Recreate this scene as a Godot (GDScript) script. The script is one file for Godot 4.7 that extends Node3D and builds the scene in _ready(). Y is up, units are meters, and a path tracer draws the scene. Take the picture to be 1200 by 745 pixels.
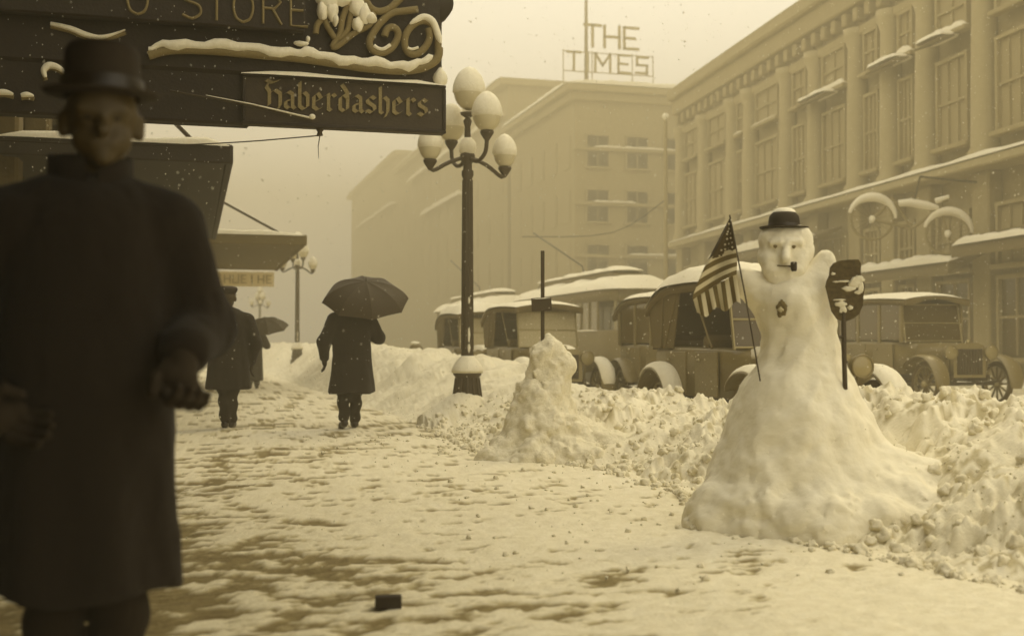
extends Node3D
# A snowed-in avenue in sepia tones: camera, sky and sun first, then ground, buildings, and the things in the street.

var M := {}
var taken := {}
var rng := RandomNumberGenerator.new()
var n_low := FastNoiseLite.new()
var n_mid := FastNoiseLite.new()
var n_cell := FastNoiseLite.new()
var n_fine := FastNoiseLite.new()

# ---------------------------------------------------------------- mesh builder
class MB:
	var v := PackedVector3Array()
	var ix := PackedInt32Array()
	var col := PackedColorArray()
	var use_col := false
	func vert(p: Vector3, c := Color.WHITE) -> int:
		v.append(p)
		if use_col:
			col.append(c)
		return v.size() - 1
	func tri(a: Vector3, b: Vector3, c: Vector3, k := Color.WHITE):
		var i := vert(a, k)
		vert(b, k)
		vert(c, k)
		ix.append_array(PackedInt32Array([i, i + 1, i + 2]))
	func quad(a: Vector3, b: Vector3, c: Vector3, d: Vector3, k := Color.WHITE):
		var i := vert(a, k)
		vert(b, k)
		vert(c, k)
		vert(d, k)
		ix.append_array(PackedInt32Array([i, i + 1, i + 2, i, i + 2, i + 3]))
	func grid(rows: Array, closed := false):
		var n: int = rows[0].size()
		var base := v.size()
		for r in rows:
			for p in r:
				vert(p)
		var last := n if closed else n - 1
		for i in rows.size() - 1:
			for j in last:
				var a := base + i * n + j
				var b := base + i * n + (j + 1) % n
				var c := base + (i + 1) * n + (j + 1) % n
				var d := base + (i + 1) * n + j
				ix.append_array(PackedInt32Array([a, b, c, a, c, d]))
	func fan(ring: PackedVector3Array, flip := false):
		var m := Vector3.ZERO
		for p in ring:
			m += p
		m /= ring.size()
		for i in ring.size():
			var a := ring[i]
			var b := ring[(i + 1) % ring.size()]
			if flip:
				tri(m, b, a)
			else:
				tri(m, a, b)
	func box(c: Vector3, s: Vector3, bv := 0.0, b := Basis.IDENTITY):
		var h := s * 0.5
		if bv <= 0.0:
			var p := []
			for i in 8:
				p.append(c + b * Vector3(h.x if i & 1 else -h.x, h.y if i & 2 else -h.y, h.z if i & 4 else -h.z))
			for f in [[0, 2, 3, 1], [4, 5, 7, 6], [0, 4, 6, 2], [1, 3, 7, 5], [2, 6, 7, 3], [0, 1, 5, 4]]:
				quad(p[f[0]], p[f[1]], p[f[2]], p[f[3]])
			return
		bv = min(bv, min(h.x, min(h.y, h.z)) * 0.9)
		var q := {}
		for i in 8:
			var sg := Vector3(1 if i & 1 else -1, 1 if i & 2 else -1, 1 if i & 4 else -1)
			for a in 3:
				var w := h - Vector3(bv, bv, bv)
				w[a] = h[a]
				q[i * 3 + a] = c + b * (w * sg)
		for f in [[0, 2, 3, 1, 2], [4, 5, 7, 6, 2], [0, 4, 6, 2, 0], [1, 3, 7, 5, 0], [2, 6, 7, 3, 1], [0, 1, 5, 4, 1]]:
			quad(q[f[0] * 3 + f[4]], q[f[1] * 3 + f[4]], q[f[2] * 3 + f[4]], q[f[3] * 3 + f[4]])
		for e in [[0, 1, 1, 2], [2, 3, 1, 2], [4, 5, 1, 2], [6, 7, 1, 2], [0, 2, 0, 2], [1, 3, 0, 2], [4, 6, 0, 2], [5, 7, 0, 2], [0, 4, 0, 1], [1, 5, 0, 1], [2, 6, 0, 1], [3, 7, 0, 1]]:
			quad(q[e[0] * 3 + e[2]], q[e[1] * 3 + e[2]], q[e[1] * 3 + e[3]], q[e[0] * 3 + e[3]])
		for i in 8:
			tri(q[i * 3], q[i * 3 + 1], q[i * 3 + 2])
	func tube(pts: Array, rad, n := 8, caps := true, flat := 1.0):
		var rows := []
		var up := Vector3(0, 1, 0)
		for i in pts.size():
			var t: Vector3 = (pts[min(i + 1, pts.size() - 1)] - pts[max(i - 1, 0)]).normalized()
			if abs(t.dot(up)) > 0.95:
				up = Vector3(1, 0, 0) if abs(t.x) < 0.7 else Vector3(0, 0, 1)
			var s := t.cross(up).normalized()
			up = s.cross(t).normalized()
			var r: float = rad[i] if rad is Array else rad
			var row := PackedVector3Array()
			for j in n:
				var a := TAU * j / n
				row.append(pts[i] + s * cos(a) * r + up * sin(a) * r * flat)
			rows.append(row)
		grid(rows, true)
		if caps:
			fan(rows[0])
			fan(rows[-1], true)
	func lathe(prof: Array, n := 16, xf := Transform3D.IDENTITY):
		var rows := []
		for p in prof:
			var row := PackedVector3Array()
			for j in n:
				var a := TAU * j / n
				row.append(xf * Vector3(cos(a) * p.x, p.y, sin(a) * p.x))
			rows.append(row)
		grid(rows, true)
	func prism(poly: PackedVector2Array, d0: float, d1: float, xf := Transform3D.IDENTITY):
		var t := Geometry2D.triangulate_polygon(poly)
		for i in range(0, t.size(), 3):
			var a := poly[t[i]]
			var b := poly[t[i + 1]]
			var c := poly[t[i + 2]]
			tri(xf * Vector3(a.x, a.y, d1), xf * Vector3(b.x, b.y, d1), xf * Vector3(c.x, c.y, d1))
			tri(xf * Vector3(a.x, a.y, d0), xf * Vector3(c.x, c.y, d0), xf * Vector3(b.x, b.y, d0))
		for i in poly.size():
			var a := poly[i]
			var b := poly[(i + 1) % poly.size()]
			quad(xf * Vector3(a.x, a.y, d0), xf * Vector3(b.x, b.y, d0), xf * Vector3(b.x, b.y, d1), xf * Vector3(a.x, a.y, d1))
	func blob(c: Vector3, r: Vector3, n := 10, wob := 0.0, sd := 0.0):
		var rows := []
		for i in n + 1:
			var th := PI * i / n
			var row := PackedVector3Array()
			for j in n * 2:
				var ph := TAU * j / (n * 2)
				var d := Vector3(sin(th) * cos(ph), cos(th), sin(th) * sin(ph))
				var w := 1.0 + wob * (sin(d.x * 4.1 + sd) * cos(d.y * 3.3 + sd * 1.7) + 0.6 * sin(d.z * 6.7 + sd * 2.3 + d.x * 3.0))
				row.append(c + d * r * w)
			rows.append(row)
		grid(rows, true)
	func mesh() -> ArrayMesh:
		var nn := PackedVector3Array()
		nn.resize(v.size())
		for i in range(0, ix.size(), 3):
			var a := ix[i]
			var b := ix[i + 1]
			var c := ix[i + 2]
			var q := (v[c] - v[a]).cross(v[b] - v[a])
			nn[a] += q
			nn[b] += q
			nn[c] += q
		for i in nn.size():
			nn[i] = nn[i].normalized() if nn[i].length_squared() > 1e-20 else Vector3.UP
		var arr := []
		arr.resize(Mesh.ARRAY_MAX)
		arr[Mesh.ARRAY_VERTEX] = v
		arr[Mesh.ARRAY_NORMAL] = nn
		if use_col:
			arr[Mesh.ARRAY_COLOR] = col
		arr[Mesh.ARRAY_INDEX] = ix
		var m := ArrayMesh.new()
		m.add_surface_from_arrays(Mesh.PRIMITIVE_TRIANGLES, arr)
		return m

# ---------------------------------------------------------------- smooth bodies: tapered capsules joined and meshed as surface nets
func sdf_eval(p: Vector3, pr: Array, k: float) -> float:
	var d := 1e9
	for q in pr:
		var pa: Vector3 = p - q[0]
		pa.z *= q[5]
		var h: float = clamp(pa.dot(q[1]) * q[4], 0.0, 1.0)
		var di: float = (pa - q[1] * h).length() - (q[2] + q[3] * h)
		var m: float = max(k - abs(d - di), 0.0)
		d = min(d, di) - m * m / (4.0 * k)
	return d

func sdf_mesh(mb: MB, prims: Array, cell: float, k: float, extra: Variant = null, pad := 0.06, amp := 0.03, cut := -1e9):
	# prim: [a, b, ra, rb] or [a, b, ra, rb, zscale]
	var pr := []
	var lo := Vector3(1e9, 1e9, 1e9)
	var hi := -lo
	for q in prims:
		var ba: Vector3 = q[1] - q[0]
		var zs: float = q[4] if q.size() > 4 else 1.0
		ba.z *= zs
		pr.append([q[0], ba, q[2], q[3] - q[2], 1.0 / max(ba.length_squared(), 1e-9), zs])
		for e in 2:
			var r: float = q[2 + e]
			lo = lo.min(q[e] - Vector3(r, r, r / min(zs, 1.0)))
			hi = hi.max(q[e] + Vector3(r, r, r / min(zs, 1.0)))
	lo -= Vector3.ONE * pad
	hi += Vector3.ONE * pad
	var B := 8
	var nx := int(ceil((hi.x - lo.x) / cell / B)) * B
	var ny := int(ceil((hi.y - lo.y) / cell / B)) * B
	var nz := int(ceil((hi.z - lo.z) / cell / B)) * B
	var val := PackedFloat32Array()
	val.resize(nx * ny * nz)
	val.fill(1.0)
	var has: bool = extra != null
	var half := cell * (B - 1) * 0.87
	var reach := half * 1.35 + cell * 1.5 + amp
	var inv := 1.0 / (cell * 1.35)
	var live := []
	for bz in nz / B:
		for by in ny / B:
			for bx in nx / B:
				var c := lo + (Vector3(bx, by, bz) * B + Vector3.ONE * (B - 1) * 0.5) * cell
				var ds := []
				var d := 1e9
				for q in pr:
					var pa: Vector3 = c - q[0]
					pa.z *= q[5]
					var h: float = clamp(pa.dot(q[1]) * q[4], 0.0, 1.0)
					var di: float = (pa - q[1] * h).length() - (q[2] + q[3] * h)
					ds.append(di)
					d = min(d, di)
				if d > reach + k * 0.6:
					continue
				if c.y < cut - cell * B:
					continue
				var by_hem: bool = c.y < cut + cell * B
				if d < -reach and not by_hem:
					for z in range(bz * B, bz * B + B):
						for y in range(by * B, by * B + B):
							var o := (z * ny + y) * nx + bx * B
							for x in B:
								val[o + x] = -1.0
					continue
				live.append(Vector3i(bx, by, bz) * B)
				var sub := []
				for i in pr.size():
					if ds[i] < d + k + 2.7 * half:
						sub.append(pr[i])
				for z in range(bz * B, bz * B + B):
					for y in range(by * B, by * B + B):
						var o := (z * ny + y) * nx + bx * B
						var x := -1
						while x < B - 1:
							x += 1
							var p := lo + Vector3(bx * B + x, y, z) * cell
							var e := sdf_eval(p, sub, k)
							var skip := int((abs(e) - amp - cell * 2.0) * inv)
							if skip > 0 and not by_hem:
								var stop: int = min(x + skip, B - 1)
								for xx in range(x, stop + 1):
									val[o + xx] = e
								x = stop
								continue
							val[o + x] = extra.call(p, e) if has and (by_hem or abs(e) < amp + cell * 2.0) else e
	var id := {}
	var sx := 1
	var sy := nx
	var sz := nx * ny
	var off := [0, sx, sy, sx + sy, sz, sx + sz, sy + sz, sx + sy + sz]
	var cells := []
	var lim := cell * 4.5
	for b in live:
		for z in range(max(b.z - 1, 0), min(b.z + B, nz - 1)):
			for y in range(max(b.y - 1, 0), min(b.y + B, ny - 1)):
				for x in range(max(b.x - 1, 0), min(b.x + B, nx - 1)):
					var o: int = (z * ny + y) * nx + x
					if abs(val[o]) > lim:
						continue
					var s := 0
					for i in 8:
						if val[o + off[i]] < 0.0:
							s += 1
					if s == 0 or s == 8 or id.has(o):
						continue
					var sum := Vector3.ZERO
					var n := 0
					for e in [[0, 1], [2, 3], [4, 5], [6, 7], [0, 2], [1, 3], [4, 6], [5, 7], [0, 4], [1, 5], [2, 6], [3, 7]]:
						var va := val[o + off[e[0]]]
						var vb := val[o + off[e[1]]]
						if (va < 0.0) != (vb < 0.0):
							var t := va / (va - vb)
							var pa := Vector3(e[0] & 1, (e[0] >> 1) & 1, e[0] >> 2)
							var pb := Vector3(e[1] & 1, (e[1] >> 1) & 1, e[1] >> 2)
							sum += pa.lerp(pb, t)
							n += 1
					id[o] = mb.vert(lo + (Vector3(x, y, z) + sum / n) * cell)
					cells.append(o)
	for o in cells:
		for a in 3:
			var da: int = [sx, sy, sz][a]
			var db: int = [sy, sz, sx][a]
			var dc: int = [sz, sx, sy][a]
			var v0 := val[o]
			var v1 := val[o + da]
			if (v0 < 0.0) == (v1 < 0.0):
				continue
			if not (id.has(o - db) and id.has(o - dc) and id.has(o - db - dc)):
				continue
			var q := [id[o], id[o - db], id[o - db - dc], id[o - dc]]
			if v0 < 0.0:
				mb.ix.append_array(PackedInt32Array([q[0], q[3], q[2], q[0], q[2], q[1]]))
			else:
				mb.ix.append_array(PackedInt32Array([q[0], q[1], q[2], q[0], q[2], q[3]]))

# ---------------------------------------------------------------- scene helpers
func numbered(called: String) -> String:
	var n: int = taken.get(called, -1) + 1
	taken[called] = n
	return called if n == 0 else "%s_%03d" % [called, n]

func thing(called: String, label: String, category: String, at := Vector3.ZERO, turn := 0.0, group := "") -> Node3D:
	var o := Node3D.new()
	o.name = numbered(called)
	add_child(o)
	o.position = at
	o.rotation.y = turn
	o.set_meta("label", label)
	o.set_meta("category", category)
	if group != "":
		o.set_meta("group", group)
	return o

func part(parent: Node, called: String, m: Mesh, mt: Material, xf := Transform3D.IDENTITY) -> MeshInstance3D:
	var o := MeshInstance3D.new()
	o.name = called
	o.mesh = m
	o.material_override = mt
	o.transform = xf
	parent.add_child(o, true)
	return o

func copy_of(src: Node3D, label: String, at: Vector3, turn: float) -> Node3D:
	var r: Node3D = src.duplicate()
	r.name = numbered(String(src.name).rstrip("_0123456789"))
	add_child(r)
	r.position = at
	r.rotation.y = turn
	r.set_meta("label", label)
	return r

func structure(called: String, m: Mesh, mt: Material) -> MeshInstance3D:
	var o := part(self, called, m, mt)
	o.set_meta("kind", "structure")
	return o

func sep(t: float) -> Color:      # a sepia print's tone, linear
	return Color(t, 0.955 * pow(t, 1.14), 0.8 * pow(t, 1.65))

func mat(t: float, rough := 0.8, metal := 0.0, spec := 0.5) -> StandardMaterial3D:
	var m := StandardMaterial3D.new()
	m.albedo_color = sep(t).linear_to_srgb()
	m.roughness = rough
	m.metallic = metal
	m.metallic_specular = spec
	m.cull_mode = BaseMaterial3D.CULL_DISABLED
	return m

func noise_tex(freq: float, oct: int, ramp: Gradient, normal := false, size := 512, seed_ := 1, bump := 6.0) -> NoiseTexture2D:
	var f := FastNoiseLite.new()
	f.seed = seed_
	f.frequency = freq
	f.fractal_octaves = oct
	var t := NoiseTexture2D.new()
	t.width = size
	t.height = size
	t.seamless = true
	t.noise = f
	if normal:
		t.as_normal_map = true
		t.bump_strength = bump
	elif ramp:
		t.color_ramp = ramp
	return t

func ramp2(a: float, b: float) -> Gradient:
	var g := Gradient.new()
	g.set_color(0, sep(a).linear_to_srgb())
	g.set_color(1, sep(b).linear_to_srgb())
	return g

func tri_mat(a: float, b: float, rough: float, freq: float, scale_: float, seed_: int, bump := 0.0) -> StandardMaterial3D:
	var m := mat(1.0, rough)
	m.albedo_color = Color.WHITE
	m.albedo_texture = noise_tex(freq, 5, ramp2(a, b), false, 512, seed_)
	m.uv1_triplanar = true
	m.uv1_world_triplanar = true
	m.uv1_scale = Vector3.ONE * scale_
	if bump > 0.0:
		m.normal_enabled = true
		m.normal_texture = noise_tex(freq * 1.7, 5, null, true, 512, seed_ + 7, bump)
		m.normal_scale = 1.0
	return m

func noise(n: FastNoiseLite, seed_: int, freq: float, oct := 3, cell := false):
	n.seed = seed_
	n.frequency = freq
	n.noise_type = FastNoiseLite.TYPE_CELLULAR if cell else FastNoiseLite.TYPE_SIMPLEX_SMOOTH
	n.fractal_octaves = oct
	if cell:
		n.fractal_type = FastNoiseLite.FRACTAL_NONE
		n.cellular_jitter = 1.1
		n.domain_warp_enabled = true
		n.domain_warp_amplitude = 0.16
		n.domain_warp_frequency = 3.0
		n.cellular_return_type = FastNoiseLite.RETURN_DISTANCE
	else:
		n.fractal_type = FastNoiseLite.FRACTAL_FBM

func curve_at(pts: Array, x: float) -> float:
	if x <= pts[0][0]:
		return pts[0][1]
	for i in pts.size() - 1:
		if x <= pts[i + 1][0]:
			return lerp(float(pts[i][1]), float(pts[i + 1][1]), (x - pts[i][0]) / (pts[i + 1][0] - pts[i][0]))
	return pts[-1][1]

# ---------------------------------------------------------------- main
func _ready():
	rng.seed = 11
	noise(n_low, 3, 0.55, 3)
	noise(n_mid, 5, 2.2, 3)
	noise(n_cell, 9, 4.4, 1, true)
	noise(n_fine, 13, 9.0, 4)
	setup_view()
	make_materials()
	ground()
	right_building()
	times_building()
	far_blocks()
	left_building()
	canopies()
	overhead_sign()
	lamps()
	snowman()
	mound()
	vehicles()
	people()
	small_things()

func setup_view():
	var cam := Camera3D.new()
	cam.name = "camera"
	cam.position = Vector3(0, 1.05, 0)
	cam.rotation_degrees = Vector3(1.38, -15.52, 0)
	cam.fov = 30.85
	cam.near = 0.05
	cam.far = 2000.0
	add_child(cam)
	cam.current = true
	var att := CameraAttributesPhysical.new()
	att.frustum_focal_length = 43.5
	att.frustum_focus_distance = 9.5
	att.exposure_aperture = 2.0
	cam.attributes = att
	var env := Environment.new()
	env.background_mode = Environment.BG_SKY
	env.tonemap_mode = Environment.TONE_MAPPER_LINEAR
	env.tonemap_exposure = 2.65
	var sky := Sky.new()
	var sm := ProceduralSkyMaterial.new()
	var cream := Color(1.0, 0.935, 0.78) * 0.8
	sm.sky_top_color = cream.linear_to_srgb()
	sm.sky_horizon_color = cream.linear_to_srgb()
	sm.ground_horizon_color = (cream * 0.8).linear_to_srgb()
	sm.ground_bottom_color = (cream * 0.6).linear_to_srgb()
	sm.sky_energy_multiplier = 1.0
	sky.sky_material = sm
	env.sky = sky
	env.fog_enabled = true
	env.fog_density = 0.0145
	env.fog_light_color = Color(1.0, 0.94, 0.77)
	env.sdfgi_enabled = true
	env.ssao_enabled = true
	env.ssil_enabled = true
	var we := WorldEnvironment.new()
	we.name = "world_environment"
	we.environment = env
	add_child(we)
	var sun := DirectionalLight3D.new()
	sun.name = "sun"
	sun.light_energy = 0.16
	sun.light_angular_distance = 14.0
	sun.light_color = Color(1.0, 0.93, 0.74)
	sun.shadow_enabled = true
	sun.rotation_degrees = Vector3(-52, 128, 0)
	add_child(sun)

func make_materials():
	M.snow = tri_mat(0.78, 0.9, 0.9, 0.02, 1.3, 21, 2.5)
	M.drift = mat(1.0, 0.9)
	M.drift.vertex_color_use_as_albedo = true
	M.drift.albedo_color = Color.WHITE
	M.drift.normal_enabled = true
	M.drift.normal_texture = noise_tex(0.03, 5, null, true, 512, 33, 3.5)
	M.drift.uv1_triplanar = true
	M.drift.uv1_world_triplanar = true
	M.drift.uv1_scale = Vector3.ONE * 2.2
	M.rough_snow = tri_mat(0.66, 0.88, 0.95, 0.025, 2.0, 25, 5.0)
	M.clod = tri_mat(0.66, 0.86, 0.95, 0.025, 2.0, 26, 5.0)
	M.man_snow = tri_mat(0.76, 0.9, 0.9, 0.014, 1.1, 27, 3.0)
	M.iron = tri_mat(0.03, 0.06, 0.6, 0.03, 4.0, 41, 2.0)
	M.globe = mat(0.6, 0.3)
	M.sign = tri_mat(0.01, 0.022, 0.75, 0.02, 1.5, 43, 1.5)
	M.sign_face = tri_mat(0.02, 0.04, 0.7, 0.02, 1.5, 44, 1.0)
	M.letter = tri_mat(0.17, 0.3, 0.8, 0.03, 3.0, 45)
	M.letter_dim = tri_mat(0.16, 0.26, 0.8, 0.03, 3.0, 46)
	M.coat = tri_mat(0.007, 0.016, 1.0, 0.08, 4.0, 47, 5.0)
	M.coat.rim_enabled = true
	M.coat.rim = 0.06
	M.cloth = tri_mat(0.01, 0.02, 1.0, 0.08, 4.0, 48, 4.0)
	M.hat = mat(0.02, 0.85)
	M.skin = mat(0.06, 0.6)
	M.shoe = mat(0.015, 0.4)
	M.paint = tri_mat(0.17, 0.25, 0.35, 0.02, 2.0, 51)  # car paint, its tone lifted to stand in for haze
	M.paint2 = tri_mat(0.14, 0.2, 0.5, 0.02, 1.0, 52)
	M.fabric = tri_mat(0.11, 0.17, 0.9, 0.05, 2.0, 53, 2.0)  # lightened like the car paint, in place of haze
	M.tyre = mat(0.09, 0.9)
	M.wood = mat(0.16, 0.7)
	M.brass = mat(0.35, 0.35, 0.6)
	M.lens = mat(0.3, 0.15)
	M.glass = mat(0.08, 0.15)
	M.frost = tri_mat(0.35, 0.6, 0.6, 0.03, 2.0, 54)
	M.stone = tri_mat(0.37, 0.44, 0.9, 0.012, 0.5, 55, 2.0)
	M.stone2 = tri_mat(0.30, 0.36, 0.9, 0.012, 0.4, 56, 2.0)
	M.brick = tri_mat(0.28, 0.35, 0.9, 0.012, 0.3, 57, 2.0)
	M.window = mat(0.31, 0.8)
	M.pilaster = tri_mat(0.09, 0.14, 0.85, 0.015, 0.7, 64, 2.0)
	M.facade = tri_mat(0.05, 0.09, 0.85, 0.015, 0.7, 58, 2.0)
	M.canvas = tri_mat(0.4, 0.55, 0.9, 0.03, 1.5, 59, 1.5)
	M.red = mat(0.13, 0.9)
	M.white = mat(0.6, 0.9)
	M.navy = mat(0.06, 0.9)
	M.coal = mat(0.02, 0.8)
	M.wire = mat(0.03, 0.6)
	M.letter_pale = mat(0.32, 0.8)
	M.valance = tri_mat(0.75, 0.85, 0.9, 0.03, 1.5, 63)
	M.valance_ink = mat(0.5, 0.9)
	M.valance.backlight_enabled = true
	M.valance.backlight = Color(0.8, 0.74, 0.6)
	M.paddle = tri_mat(0.03, 0.16, 0.8, 0.02, 3.0, 61)
	M.glove = mat(0.02, 0.9)
	M.umbrella = tri_mat(0.03, 0.05, 0.75, 0.03, 2.0, 62)
	M.pane = mat(0.3, 0.1)
	M.pane.transparency = BaseMaterial3D.TRANSPARENCY_ALPHA
	M.pane.albedo_color.a = 0.35
	M.sheen = mat(0.12, 0.15)
	M.snow_flake = mat(0.85, 0.9)

# ---------------------------------------------------------------- ground
const TOE := [[1, 3.8], [3.6, 3.75], [4.2, 3.5], [5, 3.35], [6.2, 3.1], [7.7, 3.42], [9.4, 3.4], [10.4, 3.0], [11.3, 2.8], [14, 2.95], [20, 2.8], [30, 2.7], [90, 2.7]]
const CREST := [[1, 0.64], [5, 0.66], [8, 0.64], [9.5, 0.52], [12, 0.44], [14, 0.52], [16, 0.68], [20, 0.85], [30, 1.0], [90, 1.15]]

func bank_h(x: float, z: float) -> float:
	var t := (x - curve_at(TOE, -z) - 0.16 * n_mid.get_noise_2d(x * 0.3, z * 0.8)) / 1.7
	if t <= 0.0:
		return -0.06 + 0.05 * max(t, -1.0)
	var d := -z
	var rough: float = lerp(1.0, 0.22, smoothstep(11.5, 14.0, d)) * (0.35 + 0.9 * smoothstep(-0.35, 0.3, n_low.get_noise_2d(x * 1.3 + 60.0, z * 1.3)))
	var rise: float = pow(smoothstep(0.0, 1.0, min(t, 1.0)), 0.75)
	var h: float = curve_at(CREST, d) * rise
	h *= 1.0 + 0.28 * n_low.get_noise_2d(x, z)
	var k: float = smoothstep(0.0, 0.16, t)
	var patchy: float = 0.55 + n_low.get_noise_2d(x * 2.0 + 9.0, z * 2.0)
	h += k * rough * (0.10 * n_mid.get_noise_2d(x, z) + 0.09 * dome(x * 0.75, z * 0.75) * patchy + 0.075 * dome(x * 1.7 + 40.0, z * 1.7) * (0.4 + patchy) + 0.05 * dome(x * 3.4 + 80.0, z * 3.4) + 0.028 * dome(x * 6.5 + 20.0, z * 6.5) + 0.035 * n_fine.get_noise_2d(x, z))
	var q := Vector2(x - 3.5, z + 15.0).length() / 0.55
	h = max(h, 0.46 * exp(-q * q) + 0.03 * n_mid.get_noise_2d(x, z))
	h *= 1.0 - smoothstep(5.0, 5.5, x + 0.2 * n_low.get_noise_2d(z, 7.0))
	return h - 0.02

func dome(x: float, z: float) -> float:      # rounded clump tops with creases between, 0.4 at most
	var d := n_cell.get_noise_2d(x, z) + 1.0
	return 0.4 - d * d

func walk_h(x: float, z: float) -> float:
	return 0.018 * n_low.get_noise_2d(x * 1.5, z * 1.5) + 0.006 * n_mid.get_noise_2d(x * 1.6, z * 1.6) + 0.006 * n_fine.get_noise_2d(x * 1.8, z * 1.8) + 0.006 * dome(x * 3.0, z * 2.2)

func ground():
	var mb := MB.new()
	mb.box(Vector3(22, -0.45, -90), Vector3(100, 0.3, 210))
	structure("ground", mb.mesh(), M.snow)
	# trampled sidewalk
	mb = MB.new()
	mb.use_col = true
	var zs := []
	var d := -6.0
	while d < 3.0:
		zs.append(-d)
		d += 0.4
	while d < 95.0:
		zs.append(-d)
		d += clamp(0.0012 * d * d, 0.02, 1.5)
	var nx := 250
	var x0 := -2.3
	var x1 := 4.2
	for z in zs:
		for i in nx + 1:
			var x := lerpf(x0, x1, float(i) / nx)
			var dd: float = -z
			var n1 := n_mid.get_noise_2d(x * 0.9 + 31.0, z * 1.9)
			var n2 := n_fine.get_noise_2d(x * 0.9 + 5.0, z * 1.6)
			var n3 := n_low.get_noise_2d(x * 0.8 + 11.0, z * 0.8)
			# wet, trodden slush lies where people walk close to the shop fronts
			var where: float = clamp((1.15 - x) / 1.5, -0.6, 1.0) * (1.0 - smoothstep(6.0, 12.0, dd)) - 0.35 - 0.1 * smoothstep(10.0, 20.0, dd)
			var sl := smoothstep(-0.1, 0.22, n1 * 0.9 + n2 * 0.6 + n3 * 0.5 + where * 0.55)
			var tone := lerpf(0.77 + 0.1 * n2, 0.2 + 0.12 * n2, sl)
			mb.vert(Vector3(x, walk_h(x, z) - sl * 0.012, z), sep(clamp(tone, 0.1, 0.9)))
	weave(mb, zs.size(), nx + 1)
	structure("sidewalk", mb.mesh(), M.drift)
	# ploughed bank along the kerb
	mb = MB.new()
	mb.use_col = true
	zs = []
	d = 1.5
	while d < 95.0:
		zs.append(-d)
		d += 0.022 * pow(max(d, 4.0) / 5.0, 1.5)
	nx = 180
	for z in zs:
		for i in nx + 1:
			var x := lerpf(2.4, 5.75, float(i) / nx)
			var h := bank_h(x, z)
			var n2 := n_fine.get_noise_2d(x * 1.3, z * 1.3)
			var n1 := n_mid.get_noise_2d(x * 0.8, z * 0.8 + 9.0)
			var dirt := smoothstep(0.15, 0.5, n2 + n1 * 0.7) * (1.0 - 0.6 * smoothstep(12.0, 15.0, -z))
			mb.vert(Vector3(x, h, z), sep(lerpf(0.8 + 0.08 * n1, 0.42, dirt * 0.8)))
	weave(mb, zs.size(), nx + 1)
	structure("snow_bank", mb.mesh(), M.drift)
	# the rutted street
	mb = MB.new()
	mb.use_col = true
	zs = []
	d = -5.0
	while d < 170.0:
		zs.append(-d)
		d += clamp(0.02 * d, 0.25, 3.0)
	nx = 80
	for z in zs:
		for i in nx + 1:
			var x := lerpf(4.3, 20.0, float(i) / nx)
			var rut := 0.0
			for r in [7.8, 9.2, 11.9, 13.3, 15.6]:
				rut = max(rut, 1.0 - abs(x + 0.15 * n_low.get_noise_2d(z * 0.3, r) - r) / 0.35)
			var n1 := n_mid.get_noise_2d(x, z)
			mb.vert(Vector3(x, -0.12 - 0.07 * rut + 0.05 * n1, z), sep(clamp(lerpf(0.7, 0.3, clamp(rut + n1 * 0.4, 0.0, 1.0)), 0.1, 0.9)))
	weave(mb, zs.size(), nx + 1)
	structure("street", mb.mesh(), M.drift)
	mb = MB.new()
	mb.box(Vector3(29.0, -0.1, -80.0), Vector3(18.0, 0.3, 180.0), 0.05)
	structure("far_pavement", mb.mesh(), M.snow)
	# clods of ploughed snow
	var lump := MB.new()
	lump.blob(Vector3.ZERO, Vector3(1, 0.75, 0.9), 7, 0.34, 2.9)
	var mm := MultiMesh.new()
	mm.transform_format = MultiMesh.TRANSFORM_3D
	mm.mesh = lump.mesh()
	var xs := []
	for i in 3600:
		var z := -3.2 - 11.5 * pow(rng.randf(), 1.1)
		var t := pow(rng.randf(), 1.7) * 2.1 - 0.12
		var x: float = curve_at(TOE, -z) + t
		if x > 5.1:
			continue
		var s := 0.006 + 0.045 * pow(rng.randf(), 5.5)
		var y: float = max(bank_h(x, z), walk_h(x, z))
		var b := Basis.from_euler(Vector3(rng.randf() * 6.0, rng.randf() * 6.0, rng.randf() * 6.0)).scaled(Vector3.ONE * s)
		xs.append(Transform3D(b, Vector3(x, y + s * 0.05, z)))
	for i in 260:
		var z := -4.6 - 9.0 * rng.randf()
		var x: float = curve_at(TOE, -z) - 0.1 - 1.6 * pow(rng.randf(), 2.0)
		var s := 0.006 + 0.016 * pow(rng.randf(), 2.0)
		xs.append(Transform3D(Basis.from_euler(Vector3(rng.randf() * 6.0, rng.randf() * 6.0, 0)).scaled(Vector3.ONE * s), Vector3(x, walk_h(x, z) + s * 0.3, z)))
	mm.instance_count = xs.size()
	for i in xs.size():
		mm.set_instance_transform(i, xs[i])
	var mi := MultiMeshInstance3D.new()
	mi.name = "snow_clods"
	mi.multimesh = mm
	mi.material_override = M.clod
	mi.set_meta("kind", "stuff")
	mi.set_meta("label", "loose clods of ploughed snow scattered over the kerb bank")
	mi.set_meta("category", "snow")
	add_child(mi)

func weave(mb: MB, rows: int, cols: int):
	for i in rows - 1:
		for j in cols - 1:
			var a := i * cols + j
			mb.ix.append_array(PackedInt32Array([a, a + cols, a + cols + 1, a, a + cols + 1, a + 1]))

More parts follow.
